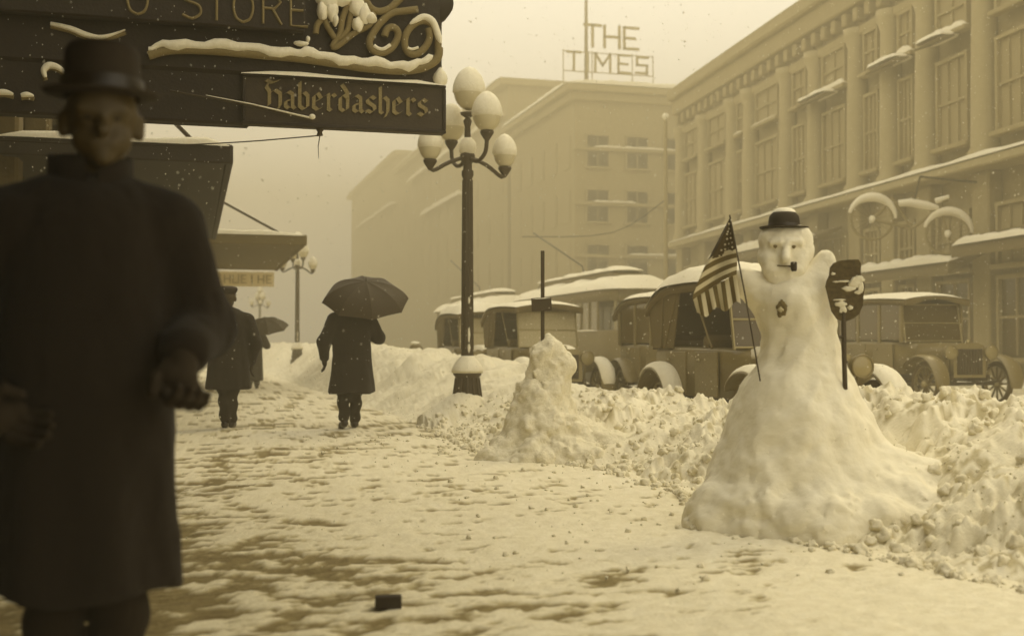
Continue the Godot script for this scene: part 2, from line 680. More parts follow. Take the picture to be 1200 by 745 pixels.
# ---------------------------------------------------------------- buildings
# one facade in its own frame: x along the wall, y up, z outwards
func window_part(parent: Node, x: float, y: float, w: float, h: float, wm: Material, fm: Material, snow := 0.0, bars := 1):
	var mb := MB.new()
	var f := 0.12
	mb.box(Vector3(x - w / 2, y, 0.05), Vector3(f, h, 0.16))
	mb.box(Vector3(x + w / 2, y, 0.05), Vector3(f, h, 0.16))
	mb.box(Vector3(x, y + h / 2, 0.05), Vector3(w + f, f, 0.18))
	mb.box(Vector3(x, y, 0.04), Vector3(w - f, 0.08, 0.1))
	for b in bars:
		mb.box(Vector3(x - w / 2 + w * (b + 1) / (bars + 1), y, 0.03), Vector3(0.06, h - f, 0.08))
	var o := part(parent, "window", mb.mesh(), fm)
	mb = MB.new()
	mb.box(Vector3(x, y, -0.02), Vector3(w, h, 0.04))
	part(o, "pane", mb.mesh(), wm)
	mb = MB.new()
	mb.box(Vector3(x, y - h / 2 - 0.08, 0.12), Vector3(w + 0.35, 0.16, 0.34), 0.03)
	part(o, "sill", mb.mesh(), fm)
	if snow > 0.0:
		snow_strip(o, Vector3(x - w / 2 - 0.1, y - h / 2, 0.14), Vector3(x + w / 2 + 0.1, y - h / 2, 0.14), 0.14, snow)

func snow_strip(parent: Node, a: Vector3, b: Vector3, half: float, th: float, called := "snow_cap"):
	var n: int = max(4, int((b - a).length() / 0.25))
	n = min(n, 60)
	var dir := (b - a).normalized()
	var side := dir.cross(Vector3.UP).normalized() * half
	var rows := []
	for i in n + 1:
		var p := a.lerp(b, float(i) / n)
		var e: float = sqrt(max(0.0, 1.0 - pow(abs(2.0 * i / n - 1.0), 10.0)))
		var hh: float = th * (0.75 + 0.5 * n_mid.get_noise_3d(p.x * 0.7, p.y, p.z * 0.7)) * (0.25 + 0.75 * e)
		var row := PackedVector3Array()
		for j in 9:
			var t := PI * j / 8.0
			row.append(p + side * cos(t) * 1.04 * (0.8 + 0.2 * e) + Vector3.UP * (pow(sin(t), 0.6) * hh - 0.01))
		rows.append(row)
	var mb := MB.new()
	mb.grid(rows)
	mb.fan(rows[0])
	mb.fan(rows[-1])
	return part(parent, called, mb.mesh(), M.snow)

func right_building():
	var L := 60.0
	var H := 15.25
	var b := thing("columned_building", "long columned stone building on the right with snow along its ledge", "building", Vector3(26, 0, -59), deg_to_rad(-95))
	var mb := MB.new()
	mb.box(Vector3(L / 2, H / 2, -8.3), Vector3(L, H, 16.0))
	part(b, "wall", mb.mesh(), M.stone2)
	mb = MB.new()
	mb.box(Vector3(L / 2, H - 0.3, 0.1), Vector3(L + 0.6, 0.6, 1.0), 0.08)
	mb.box(Vector3(L / 2, H - 1.0, -0.05), Vector3(L + 0.4, 0.8, 0.75), 0.05)
	mb.box(Vector3(L / 2, H - 2.4, -0.2), Vector3(L + 0.2, 0.35, 0.7), 0.05)
	part(b, "cornice", mb.mesh(), M.stone2)
	for i in int(L / 0.9):
		mb = MB.new()
		mb.box(Vector3(0.4 + i * 0.9, H - 1.75, 0.05), Vector3(0.35, 0.5, 0.4), 0.04)
		part(b, "bracket", mb.mesh(), M.stone2)
	snow_strip(b, Vector3(-0.2, H, 0.1), Vector3(L, H, 0.1), 0.45, 0.12)
	mb = MB.new()
	mb.box(Vector3(L / 2, 6.55, 0.25), Vector3(L, 0.3, 1.1), 0.05)
	part(b, "ledge", mb.mesh(), M.stone)
	snow_strip(b, Vector3(0.2, 6.7, 0.45), Vector3(L, 6.7, 0.45), 0.38, 0.22)
	var xs := [0.6, 4.2, 8.2, 10.4, 14.5, 17.3, 20.8, 23.3, 25.7, 29.0, 32.2, 36.0, 40.0, 44.0, 48.0, 52.0, 56.0, 59.4]
	for i in xs.size():
		mb = MB.new()
		var x: float = xs[i]
		mb.lathe([Vector2(0.0, 6.72), Vector2(0.55, 6.72), Vector2(0.55, 7.0), Vector2(0.44, 7.15), Vector2(0.42, 9.0), Vector2(0.36, 12.3), Vector2(0.5, 12.7), Vector2(0.52, 13.0), Vector2(0.0, 13.0)], 14, Transform3D(Basis(), Vector3(x, 0, -0.02)))
		part(b, "column", mb.mesh(), M.stone)
		mb = MB.new()
		mb.box(Vector3(x, 3.2, -0.05), Vector3(0.9, 6.4, 0.5), 0.05)
		part(b, "pier", mb.mesh(), M.stone2)
	for i in xs.size() - 1:
		var a: float = xs[i] + 0.7
		var c: float = xs[i + 1] - 0.7
		var w: float = c - a
		var st: float = [0.0, 0.0, 0.12, 0.1, 0.0, 0.28, 0.0, 0.28, 0.3, 0.0][i % 10]
		window_part(b, (a + c) / 2, 11.9, w * 0.9, 1.5, M.window, M.stone2, st, 1)
		window_part(b, (a + c) / 2, 8.9, w * 0.9, 2.8, M.window, M.stone2, 0.0, 2)
		window_part(b, (a + c) / 2, 4.4, w * 0.95, 1.8, M.window, M.stone2, 0.0, 2)
		window_part(b, (a + c) / 2, 1.9, w * 0.95, 2.4, M.glass, M.stone2, 0.0, 1)
	# snow on three open window awnings high between the columns
	for a in [[17.3, 19.6], [23.1, 25.1], [26.4, 27.9]]:
		mb = MB.new()
		mb.box(Vector3((a[0] + a[1]) / 2, 10.9, 0.45), Vector3(a[1] - a[0], 0.08, 0.9), 0.02, Basis(Vector3.RIGHT, 0.35))
		var w := part(b, "window_awning", mb.mesh(), M.fabric)
		snow_strip(w, Vector3(a[0], 10.92, 0.5), Vector3(a[1], 10.92, 0.5), 0.4, 0.26)
	# shop awnings with snow on them
	for a in [[9.2, 19.9, 5.15, 0.45], [24.0, 29.7, 3.55, 0.36], [29.9, 36.0, 4.0, 0.3], [2.0, 8.0, 4.4, 0.2]]:
		mb = MB.new()
		var rows := []
		for x in [a[0], a[1]]:
			rows.append(PackedVector3Array([Vector3(x, a[2] + 0.5, 0.2), Vector3(x, a[2], 1.7), Vector3(x, a[2] - 0.35, 1.72), Vector3(x, a[2] - 0.33, 1.66), Vector3(x, a[2] + 0.4, 0.2)]))
		mb.grid(rows)
		mb.fan(rows[0])
		mb.fan(rows[1])
		var w := part(b, "shop_awning", mb.mesh(), M.fabric)
		snow_strip(w, Vector3(a[0], a[2] + 0.02, 1.45), Vector3(a[1], a[2] + 0.02, 1.45), 0.3, a[3])

func times_building():
	var b := thing("newspaper_building", "big flat roofed building behind the streetcars carrying the lettered roof sign", "building", Vector3(26, 0, -77))
	var mb := MB.new()
	mb.box(Vector3(20, 9.6, -8.5), Vector3(40, 19.2, 17))
	part(b, "wall", mb.mesh(), M.brick)
	mb = MB.new()
	mb.box(Vector3(20, 19.25, -8.5), Vector3(41.6, 0.5, 18.6), 0.08)
	mb.box(Vector3(20, 18.7, -8.5), Vector3(40.8, 0.6, 17.8), 0.08)
	part(b, "cornice", mb.mesh(), M.stone2)
	snow_strip(b, Vector3(-0.9, 19.5, 0.3), Vector3(40.6, 19.5, 0.3), 0.55, 0.55)
	snow_strip(b, Vector3(-0.3, 19.5, 0.6), Vector3(-0.3, 19.5, -17.4), 0.55, 0.5)
	for s in [[15.0, 1.3, 8.0], [11.1, 1.3, 4.5], [7.4, 4.0, 9.0]]:
		mb = MB.new()
		mb.box(Vector3(20, s[0], 0.1), Vector3(40.3, 0.25, 0.5), 0.04)
		var l := part(b, "ledge", mb.mesh(), M.brick)
		snow_strip(l, Vector3(s[1], s[0] + 0.12, 0.18), Vector3(s[2], s[0] + 0.12, 0.18), 0.2, 0.2)
	for f in 4:
		for i in 12:
			window_part(b, 1.7 + i * 3.0, 3.2 + f * 3.9, 1.7, 2.3, M.window, M.brick, 0.0, 1)
	# windows on the side along the avenue
	var side := Transform3D(Basis(Vector3.UP, -PI / 2), Vector3(0, 0, 0))
	for f in 4:
		for i in 5:
			mb = MB.new()
			mb.box(Vector3(-1.8 - i * 3.2, 3.2 + f * 3.9, 0.02), Vector3(1.7, 2.3, 0.1))
			part(b, "window", mb.mesh(), M.window, side)
	# roof sign on its frame
	var s := thing("roof_sign", "skeleton rooftop sign of two lettered lines standing against the pale sky", "sign", Vector3(25.3, 19.5, -76.6))
	mb = MB.new()
	for x in [-0.2, 1.95, 5.0, 6.6]:
		mb.tube([Vector3(x, 0, -0.25), Vector3(x, 2.45, -0.25)], 0.04, 6)
	for y in [0.95, 2.35]:
		mb.tube([Vector3(-0.2, y, -0.25), Vector3(6.6, y, -0.25)], 0.04, 6)
	part(s, "frame", mb.mesh(), M.letter_pale)
	var x := 0.0
	for ch in "TIMES":
		part(s, "letter", glyph(ch, 1.25), M.letter_pale, Transform3D(Basis(), Vector3(x, 1.0, 0)))
		x += {"I": 0.75, "M": 1.75}.get(ch, 1.35)
	x = 1.3
	for ch in "THE":
		part(s, "letter", glyph(ch, 1.5), M.letter_pale, Transform3D(Basis(), Vector3(x, 2.75, 0)))
		x += 1.5
	mb = MB.new()
	mb.tube([Vector3(27.0, 19.5, -77.4), Vector3(27.0, 27.0, -77.4)], [0.16, 0.1], 8)
	var p := thing("flagpole", "tall bare mast standing on the roof beside the sign letters", "mast")
	part(p, "pole", mb.mesh(), M.paint2)
	mb = MB.new()
	mb.lathe([Vector2(0, 0), Vector2(0.4, 0), Vector2(0.4, 0.3), Vector2(0.16, 0.4), Vector2(0, 0.4)], 10, Transform3D(Basis(), Vector3(27.0, 19.5, -77.4)))
	part(p, "foot", mb.mesh(), M.paint2)

const GL := {
	"T": [[0, 1, 0.8, 1], [0.4, 1, 0.4, 0]], "H": [[0, 0, 0, 1], [0.75, 0, 0.75, 1], [0, 0.5, 0.75, 0.5]],
	"E": [[0, 0, 0, 1], [0, 1, 0.7, 1], [0, 0.5, 0.55, 0.5], [0, 0, 0.7, 0]], "I": [[0.15, 0, 0.15, 1]],
	"M": [[0, 0, 0, 1], [0, 1, 0.45, 0.35], [0.45, 0.35, 0.9, 1], [0.9, 1, 0.9, 0]],
	"S": [[0.7, 0.95, 0.1, 0.95], [0.05, 1, 0.05, 0.5], [0.05, 0.5, 0.68, 0.5], [0.66, 0.5, 0.66, 0], [0.66, 0.05, 0, 0.05]],
}

func glyph(ch: String, h: float) -> Mesh:
	var mb := MB.new()
	for s in GL[ch]:
		var a := Vector3(s[0], s[1], 0) * h
		var b := Vector3(s[2], s[3], 0) * h
		var d := (b - a).normalized()
		mb.box((a + b) / 2, Vector3((b - a).length() + 0.12 * h, 0.13 * h, 0.1), 0.0, Basis(d, Vector3(-d.y, d.x, 0), Vector3(0, 0, 1)))
	return mb.mesh()

func far_blocks():
	var specs := [
		["brick_block", "hazy tall block receding behind the rooftop sign building", 26.0, -95.0, 54.0, 23.8, [[111, 131, 16.0], [96, 140, 21.0]]],
		["office_block", "palest far block at the end of the right hand row", 26.3, -150.0, 48.0, 26.6, [[152, 190, 20.0]]],
	]
	for s in specs:
		var b := thing(s[0], s[1], "building", Vector3(s[2], 0, s[3]))
		var mb := MB.new()
		mb.box(Vector3(15, s[5] / 2, -s[4] / 2), Vector3(30, s[5], s[4]))
		part(b, "wall", mb.mesh(), M.brick)
		mb = MB.new()
		mb.box(Vector3(14.8, s[5] - 0.1, -s[4] / 2), Vector3(31.2, 0.6, s[4] + 1.0), 0.05)
		part(b, "cornice", mb.mesh(), M.stone2)
		snow_strip(b, Vector3(-0.5, s[5] + 0.2, 0), Vector3(-0.5, s[5] + 0.2, -s[4]), 0.4, 0.3)
		for l in s[6]:
			snow_strip(b, Vector3(-0.3, l[2], -l[0] - s[3]), Vector3(-0.3, l[2], -l[1] - s[3]), 0.5, 0.8, "ledge_snow")
		var wm := MB.new()
		wm.box(Vector3.ZERO, Vector3(0.12, 2.3, 1.8))
		var wmesh := wm.mesh()
		for f in int((s[5] - 3.0) / 4.0):
			for i in int(s[4] / 4.5):
				part(b, "window", wmesh, M.window, Transform3D(Basis(), Vector3(-0.02, 3.4 + f * 4.0, -2.5 - i * 4.5)))

func left_building():
	# shop front beside the walk: its wall shades the near pavement
	var b := thing("shop_front", "dark shop front with pilasters at the left edge behind the near man", "building", Vector3(-2.2, 0, 7))
	var mb := MB.new()
	mb.box(Vector3(-4.2, 5.5, -18.5), Vector3(8, 11, 51))
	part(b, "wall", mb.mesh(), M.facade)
	for i in 14:
		var z := -1.0 - i * 3.0
		mb = MB.new()
		mb.box(Vector3(0.0, 2.4, z), Vector3(0.36, 4.8, 0.45), 0.04)
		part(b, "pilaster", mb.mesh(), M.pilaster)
		mb = MB.new()
		mb.box(Vector3(-0.16, 2.0, z - 1.5), Vector3(0.06, 2.6, 2.3))
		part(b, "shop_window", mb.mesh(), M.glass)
		mb = MB.new()
		mb.box(Vector3(-0.1, 7.6, z - 1.5), Vector3(0.22, 2.2, 1.4))
		part(b, "window", mb.mesh(), M.window)
	mb = MB.new()
	mb.box(Vector3(0.1, 5.0, -18.5), Vector3(0.7, 0.4, 50.8), 0.05)
	part(b, "ledge", mb.mesh(), M.stone2)
	mb = MB.new()
	mb.box(Vector3(0.1, 10.8, -18.5), Vector3(1.2, 0.6, 51.4), 0.05)
	part(b, "cornice", mb.mesh(), M.stone2)
	# pale canvas awning seen end-on past the near man's hat
	var a := thing("canvas_awning", "pale canvas awning end hanging beside the near man's head", "awning", Vector3(-2.0, 3.9, -18.4))
	mb = MB.new()
	mb.prism(PackedVector2Array([Vector2(0, 0.95), Vector2(0.1, 0.95), Vector2(0.95, 0.1), Vector2(0.95, -0.2), Vector2(0.86, -0.2), Vector2(0.86, 0.05), Vector2(0, 0.85)]), -3.0, 0.0)
	part(a, "canvas", mb.mesh(), M.canvas)
	mb = MB.new()
	mb.tube([Vector3(0.0, 0.2, -0.1), Vector3(0.88, -0.05, -0.1)], 0.015, 6)
	part(a, "arm", mb.mesh(), M.iron)
	# roof over the walk above the camera
	var c := thing("entrance_roof", "flat iron and timber roof over the near pavement in front of the shop", "canopy", Vector3(-2.2, 3.7, 0))
	mb = MB.new()
	mb.box(Vector3(1.9, 0.15, -2.0), Vector3(3.8, 0.3, 11.5), 0.03)
	part(c, "deck", mb.mesh(), M.sign)
	snow_strip(c, Vector3(1.9, 0.3, 3.6), Vector3(1.9, 0.3, -7.6), 1.85, 0.18)

func canopies():
	var spec := [
		["dark flat sidewalk canopy jutting out just beyond the near man's shoulder", -2.2, 0.42, 3.3, -14.5, -25.0, M.sign],
		["farther canopy with a lettered pale valance above the man in the cap", -2.2, 2.4, 3.3, -25.9, -35.0, M.fabric],
	]
	for i in 2:
		var s: Array = spec[i]
		var w: float = s[2] - s[1]
		var l: float = s[4] - s[5]
		var c := thing("sidewalk_canopy", s[0], "canopy", Vector3(s[1], s[3], s[4]), 0.0, "canopies over the sidewalk")
		var mb := MB.new()
		mb.box(Vector3(w / 2, 0.06, -l / 2), Vector3(w, 0.12, l), 0.02)
		part(c, "deck", mb.mesh(), s[6])
		mb = MB.new()
		mb.box(Vector3(w / 2, 0.1, -0.02), Vector3(w + 0.06, 0.24, 0.1), 0.02)
		mb.box(Vector3(w, 0.1, -l / 2), Vector3(0.1, 0.24, l), 0.02)
		part(c, "fascia", mb.mesh(), s[6])
		snow_strip(c, Vector3(w / 2, 0.15, -0.05), Vector3(w / 2, 0.15, -l + 0.1), w / 2, 0.16)
		snow_strip(c, Vector3(0, 0.2, -0.06), Vector3(w, 0.2, -0.06), 0.12, 0.12)
		for z in [-0.5, -l + 0.5]:
			mb = MB.new()
			mb.tube([Vector3(0.1, 2.4, z), Vector3(w - 0.25, 0.15, z)], 0.03, 6)
			part(c, "stay_rod", mb.mesh(), M.wire)
		if i == 1:
			mb = MB.new()
			mb.quad(Vector3(0.05, -0.49, -l - 0.1), Vector3(w - 0.05, -0.49, -l - 0.1), Vector3(w - 0.05, -0.05, -l - 0.1), Vector3(0.05, -0.05, -l - 0.1))
			var v := part(c, "valance", mb.mesh(), M.valance)
			# the lettering is past reading: bars and bowls, pale on pale
			var bars := {"E": [[0, 0, 0.04, 0.26], [0.08, 0.11, 0.14, 0.035], [0.08, 0, 0.1, 0.035], [0.08, -0.11, 0.14, 0.035]], "U": [[0, 0, 0.04, 0.26], [0.16, 0, 0.04, 0.26], [0.08, -0.11, 0.16, 0.035]], "H": [[0, 0, 0.04, 0.26], [0.16, 0, 0.04, 0.26], [0.08, 0, 0.16, 0.035]], "I": [[0.06, 0, 0.05, 0.26]]}
			var lx := 0.9
			for ch in "HEIUHEIUEHUEIHE":
				mb = MB.new()
				for r in bars[ch]:
					mb.box(Vector3(lx + r[0], -0.27 + r[1], -l - 0.08), Vector3(r[2], r[3], 0.02))
				part(v, "letter", mb.mesh(), M.valance_ink)
				lx += 0.245

# ---------------------------------------------------------------- overhead sign
const BL := {
	"H": [[0.3, 1.5, 0.12, 1.2, 0.3, 0.95, 0.3, 0.15, 0.05, 0.0], [0.12, 1.6, 0.45, 1.45, 0.85, 1.62], [0.3, 0.85, 0.62, 1.05, 0.92, 0.85, 0.92, 0.15, 0.72, -0.2]],
	"a": [[0.15, 0.85, 0.36, 1.0, 0.6, 0.85, 0.6, 0.12, 0.74, 0.0], [0.6, 0.55, 0.2, 0.42, 0.2, 0.12, 0.38, 0.0, 0.6, 0.15]],
	"b": [[0.2, 1.6, 0.2, 0.15, 0.42, 0.0, 0.66, 0.15, 0.66, 0.8, 0.46, 1.0, 0.2, 0.82]],
	"e": [[0.2, 0.45, 0.64, 0.7, 0.42, 1.0, 0.2, 0.8, 0.2, 0.15, 0.42, 0.0, 0.66, 0.15]],
	"r": [[0.08, 0.9, 0.25, 1.0, 0.25, 0.1, 0.4, 0.0], [0.25, 0.75, 0.5, 1.0, 0.66, 0.85]],
	"d": [[0.3, 1.6, 0.64, 1.1, 0.64, 0.15, 0.42, 0.0, 0.2, 0.15, 0.2, 0.8, 0.42, 1.0, 0.64, 0.8]],
	"s": [[0.64, 0.85, 0.42, 1.0, 0.2, 0.8, 0.22, 0.62, 0.6, 0.4, 0.64, 0.2, 0.42, 0.0, 0.15, 0.15]],
	"h": [[0.2, 1.6, 0.2, 0.1, 0.34, 0.0], [0.2, 0.8, 0.45, 1.0, 0.66, 0.8, 0.66, 0.15, 0.5, -0.2]],
}

func pen_letter(ch: String, h: float) -> Mesh:
	var mb := MB.new()
	var nib := Vector2(0.10, 0.075)
	for s in BL[ch]:
		for i in range(0, s.size() - 2, 2):
			var a := Vector2(s[i], s[i + 1])
			var b := Vector2(s[i + 2], s[i + 3])
			var poly := PackedVector2Array([(a - nib) * h, (a + nib) * h, (b + nib) * h, (b - nib) * h])
			if Geometry2D.is_polygon_clockwise(poly):
				poly.reverse()
			mb.prism(poly, 0.0, 0.018 + 0.0007 * i)
	return mb.mesh()

func v3(pts: Array, z: float) -> Array:
	var o := []
	for p in pts:
		o.append(Vector3(p.x, p.y, z))
	return o

func smooth_line(pts: Array, per := 4) -> Array:
	var o := []
	for i in pts.size() - 1:
		for k in per:
			var t := float(k) / per
			o.append(pts[i].cubic_interpolate(pts[i + 1], pts[max(i - 1, 0)], pts[min(i + 2, pts.size() - 1)], t))
	o.append(pts[-1])
	return o

func overhead_sign():
	var s := thing("hanging_shop_sign", "dark snow laden shop sign overhead lettered Haberdashers under a scrolled & Co", "sign", Vector3.ZERO)
	var mb := MB.new()
	mb.box(Vector3(0.0, 3.95, -10.52), Vector3(4.44, 1.0, 0.22), 0.03)
	mb.box(Vector3(-0.87, 3.24, -10.54), Vector3(2.7, 0.46, 0.2), 0.02)
	mb.lathe([Vector2(0.0, -0.1), Vector2(0.17, -0.1), Vector2(0.17, 0.1), Vector2(0, 0.1)], 18, Transform3D(Basis(Vector3.RIGHT, PI / 2), Vector3(2.16, 4.24, -10.52)))
	part(s, "box", mb.mesh(), M.sign)
	mb = MB.new()
	mb.box(Vector3(1.33, 3.235, -10.46), Vector3(1.84, 0.45, 0.12), 0.012)
	var board := part(s, "name_board", mb.mesh(), M.sign_face)
	mb = MB.new()
	for y in [3.025, 3.445]:
		mb.box(Vector3(1.33, y, -10.395), Vector3(1.84, 0.03, 0.03), 0.006)
	for x in [0.425, 2.235]:
		mb.box(Vector3(x, 3.235, -10.395), Vector3(0.03, 0.385, 0.03), 0.006)
	part(board, "moulding", mb.mesh(), M.sign)
	var x := 0.60
	for ch in "Haberdashers":
		part(board, "letter", pen_letter(ch, 0.152), M.letter, Transform3D(Basis(), Vector3(x, 3.165, -10.4)))
		x += {"H": 0.158, "r": 0.112, "s": 0.117}.get(ch, 0.124)
	snow_strip(s, Vector3(0.40, 3.46, -10.43), Vector3(2.24, 3.46, -10.43), 0.09, 0.055)
	mb = MB.new()
	mb.blob(Vector3(2.2, 3.53, -10.43), Vector3(0.07, 0.09, 0.08), 8, 0.1, 2.0)
	part(s, "snow_cap", mb.mesh(), M.snow)
	# scroll lettering
	var C := [Vector2(1.976, 4.137), Vector2(1.844, 4.111), Vector2(1.740, 4.086), Vector2(1.649, 4.007), Vector2(1.571, 3.898), Vector2(1.533, 3.804), Vector2(1.559, 3.735), Vector2(1.637, 3.710), Vector2(1.728, 3.759), Vector2(1.786, 3.848), Vector2(1.792, 3.920), Vector2(1.747, 3.956), Vector2(1.694, 3.933), Vector2(1.669, 3.866)]
	var C2 := [Vector2(1.493, 4.190), Vector2(1.545, 4.116), Vector2(1.623, 4.090), Vector2(1.714, 4.123), Vector2(1.792, 4.201), Vector2(1.844, 4.257)]
	var O := [Vector2(2.169, 3.797), Vector2(2.163, 3.888), Vector2(2.109, 4.003), Vector2(2.029, 4.036), Vector2(1.950, 4.004), Vector2(1.878, 3.920), Vector2(1.856, 3.814), Vector2(1.891, 3.732), Vector2(1.964, 3.723), Vector2(2.043, 3.788), Vector2(2.089, 3.883), Vector2(2.076, 3.968)]
	var SW := [Vector2(2.176, 3.797), Vector2(2.170, 3.718), Vector2(2.110, 3.648), Vector2(1.977, 3.587), Vector2(1.780, 3.561), Vector2(1.520, 3.564), Vector2(1.264, 3.586), Vector2(1.011, 3.607), Vector2(0.823, 3.617), Vector2(0.454, 3.625), Vector2(0.091, 3.630), Vector2(-0.206, 3.610), Vector2(-0.381, 3.551)]
	var A := [Vector2(1.048, 3.846), Vector2(1.066, 3.937), Vector2(1.123, 3.980), Vector2(1.161, 3.906), Vector2(1.238, 3.809), Vector2(1.327, 3.886), Vector2(1.352, 3.985), Vector2(1.365, 4.089), Vector2(1.326, 4.099), Vector2(1.288, 3.993), Vector2(1.263, 3.862), Vector2(1.200, 3.742), Vector2(1.251, 3.752), Vector2(1.353, 3.843), Vector2(1.416, 3.893)]
	var A2 := [Vector2(1.365, 4.089), Vector2(1.428, 4.172), Vector2(1.506, 4.165), Vector2(1.571, 4.053), Vector2(1.532, 3.960), Vector2(1.416, 3.893)]
	for l in [["letter", [C, C2], 0.034], ["letter", [O], 0.034], ["ampersand", [A, A2], 0.028], ["swash", [SW], 0.04]]:
		mb = MB.new()
		for line in l[1]:
			mb.tube(smooth_line(v3(line, -10.36)), l[2], 8)
		part(s, l[0], mb.mesh(), M.letter_dim)
	# snow lodged on the scrolls
	mb = MB.new()
	var sw := smooth_line(v3(SW.slice(2), -10.345), 4)
	var rr := []
	for i in sw.size():
		sw[i] += Vector3(0, 0.045 + 0.012 * sin(i * 0.7) + 0.012 * sin(i * 1.9), 0)
		rr.append(lerpf(0.028, 0.046, smoothstep(0.0, 6.0, float(i))) * (1.0 + 0.16 * sin(i * 1.3)) * (1.0 - smoothstep(0.86, 1.0, float(i) / sw.size()) * 0.7))
	mb.tube(sw, rr, 9)
	part(s, "snow_cap", mb.mesh(), M.snow)
	mb = MB.new()
	mb.tube(smooth_line(v3([Vector2(1.90, 3.99), Vector2(1.96, 4.03), Vector2(2.03, 4.065), Vector2(2.11, 4.03), Vector2(2.155, 3.93), Vector2(2.185, 3.83)], -10.335)), [0.008, 0.014, 0.02, 0.025, 0.026, 0.028, 0.03, 0.03, 0.032, 0.034, 0.036, 0.036, 0.036, 0.034, 0.034, 0.034, 0.034, 0.032, 0.03, 0.02, 0.01], 8)
	part(s, "snow_cap", mb.mesh(), M.snow)
	mb = MB.new()
	mb.tube(smooth_line(v3([Vector2(1.57, 3.77), Vector2(1.61, 3.745), Vector2(1.66, 3.745), Vector2(1.72, 3.785)], -10.335)), 0.018, 7)
	mb.tube(smooth_line(v3([Vector2(1.88, 3.77), Vector2(1.92, 3.76), Vector2(1.98, 3.78)], -10.335)), 0.014, 7)
	part(s, "snow_cap", mb.mesh(), M.snow)
	mb = MB.new()
	for b in [[1.108, 4.05, 0.05, 0.09], [1.19, 4.06, 0.055, 0.1], [1.16, 4.16, 0.12, 0.09], [1.28, 4.18, 0.1, 0.07], [1.41, 4.12, 0.07, 0.1], [1.48, 4.05, 0.06, 0.09], [1.54, 4.02, 0.06, 0.05], [1.42, 3.95, 0.05, 0.07], [1.22, 3.98, 0.03, 0.06]]:
		mb.blob(Vector3(b[0], b[1], -10.34), Vector3(b[2], b[3], 0.06), 8, 0.12, b[0] * 9.0)
	part(s, "snow_cap", mb.mesh(), M.snow)
	# snow on scroll ends left of the board
	for g in [[[Vector2(-1.174, 3.754), Vector2(-1.025, 3.726), Vector2(-0.889, 3.678), Vector2(-0.786, 3.664), Vector2(-0.684, 3.693), Vector2(-0.573, 3.745)], 0.034, 0.012], [[Vector2(-1.210, 3.294), Vector2(-1.224, 3.351), Vector2(-1.184, 3.397), Vector2(-1.117, 3.387), Vector2(-1.049, 3.340)], 0.03, 0.03], [[Vector2(-1.60, 3.14), Vector2(-1.53, 3.15), Vector2(-1.46, 3.135)], 0.03, 0.02], [[Vector2(-1.40, 3.13), Vector2(-1.35, 3.14), Vector2(-1.30, 3.13)], 0.028, 0.015]]:
		mb = MB.new()
		mb.tube(smooth_line(v3(g[0], -10.39)), 0.02, 7)
		var sc := part(s, "scroll", mb.mesh(), M.letter_dim)
		mb = MB.new()
		var line := smooth_line(v3(g[0], -10.37))
		var rad := []
		for i in line.size():
			line[i] += Vector3(0, 0.02, 0)
			rad.append(lerpf(g[1], g[2], float(i) / line.size()) * (0.4 + 0.6 * sin(PI * clampf((i + 0.6) / line.size(), 0.0, 1.0))))
		mb.tube(line, rad, 8)
		part(sc, "snow_cap", mb.mesh(), M.snow)
	# brace rod, insulator and wires under the sign
	mb = MB.new()
	mb.tube([Vector3(-0.2, 3.26, -10.36), Vector3(0.529, 3.158, -10.36), Vector3(1.02, 3.065, -10.36)], 0.008, 6)
	var rod := part(s, "brace_rod", mb.mesh(), M.iron)
	mb = MB.new()
	mb.tube([Vector3(0.1, 3.235, -10.35), Vector3(0.5, 3.178, -10.35), Vector3(0.85, 3.112, -10.35), Vector3(1.0, 3.085, -10.35)], [0.003, 0.006, 0.008, 0.01], 6)
	mb.blob(Vector3(1.02, 3.095, -10.35), Vector3(0.03, 0.025, 0.025), 6)
	part(rod, "snow_cap", mb.mesh(), M.snow)
	mb = MB.new()
	mb.lathe([Vector2(0, 0.06), Vector2(0.03, 0.06), Vector2(0.035, 0.02), Vector2(0.02, 0.0), Vector2(0.03, -0.03), Vector2(0, -0.04)], 10, Transform3D(Basis(), Vector3(1.1, 2.98, -10.46)))
	part(s, "insulator", mb.mesh(), M.iron)
	# fixed lettered panel hung before it
	var p := thing("store_sign", "dark board reading O STORE at the upper left corner of the picture", "sign")
	mb = MB.new()
	mb.box(Vector3(-0.75, 4.25, -10.33), Vector3(3.4, 0.84, 0.12), 0.015)
	part(p, "board", mb.mesh(), M.sign)
	var G := {
		"O": [[0.08, 0.0, 0.025, 0.03, 0.0, 0.1, 0.0, 0.17, 0.025, 0.24, 0.08, 0.27, 0.135, 0.24, 0.16, 0.17, 0.16, 0.1, 0.135, 0.03, 0.08, 0.0]],
		"S": [[0.0, 0.03, 0.08, 0.0, 0.15, 0.05, 0.13, 0.12, 0.02, 0.16, 0.0, 0.22, 0.08, 0.27, 0.15, 0.24]],
		"T": [[0.0, 0.27, 0.17, 0.27], [0.085, 0.27, 0.085, 0.0]],
		"R": [[0.0, 0.0, 0.0, 0.27, 0.1, 0.27, 0.15, 0.2, 0.1, 0.14, 0.0, 0.14], [0.08, 0.14, 0.16, 0.0]],
		"E": [[0.15, 0.27, 0.0, 0.27, 0.0, 0.0, 0.15, 0.0], [0.0, 0.14, 0.11, 0.14]],
	}
	var at := [[-0.55, "O"], [-0.1, "S"], [0.1, "T"], [0.33, "O"], [0.58, "R"], [0.82, "E"]]
	for a in at:
		mb = MB.new()
		for st in G[a[1]]:
			var line := []
			for i in range(0, st.size(), 2):
				line.append(Vector3(st[i], st[i + 1], 0))
			mb.tube(smooth_line(line, 3) if a[1] in "OS" else line, 0.013, 6, true)
		part(p, "letter", mb.mesh(), M.letter_dim, Transform3D(Basis(), Vector3(a[0], 3.875, -10.262)))
	mb = MB.new()
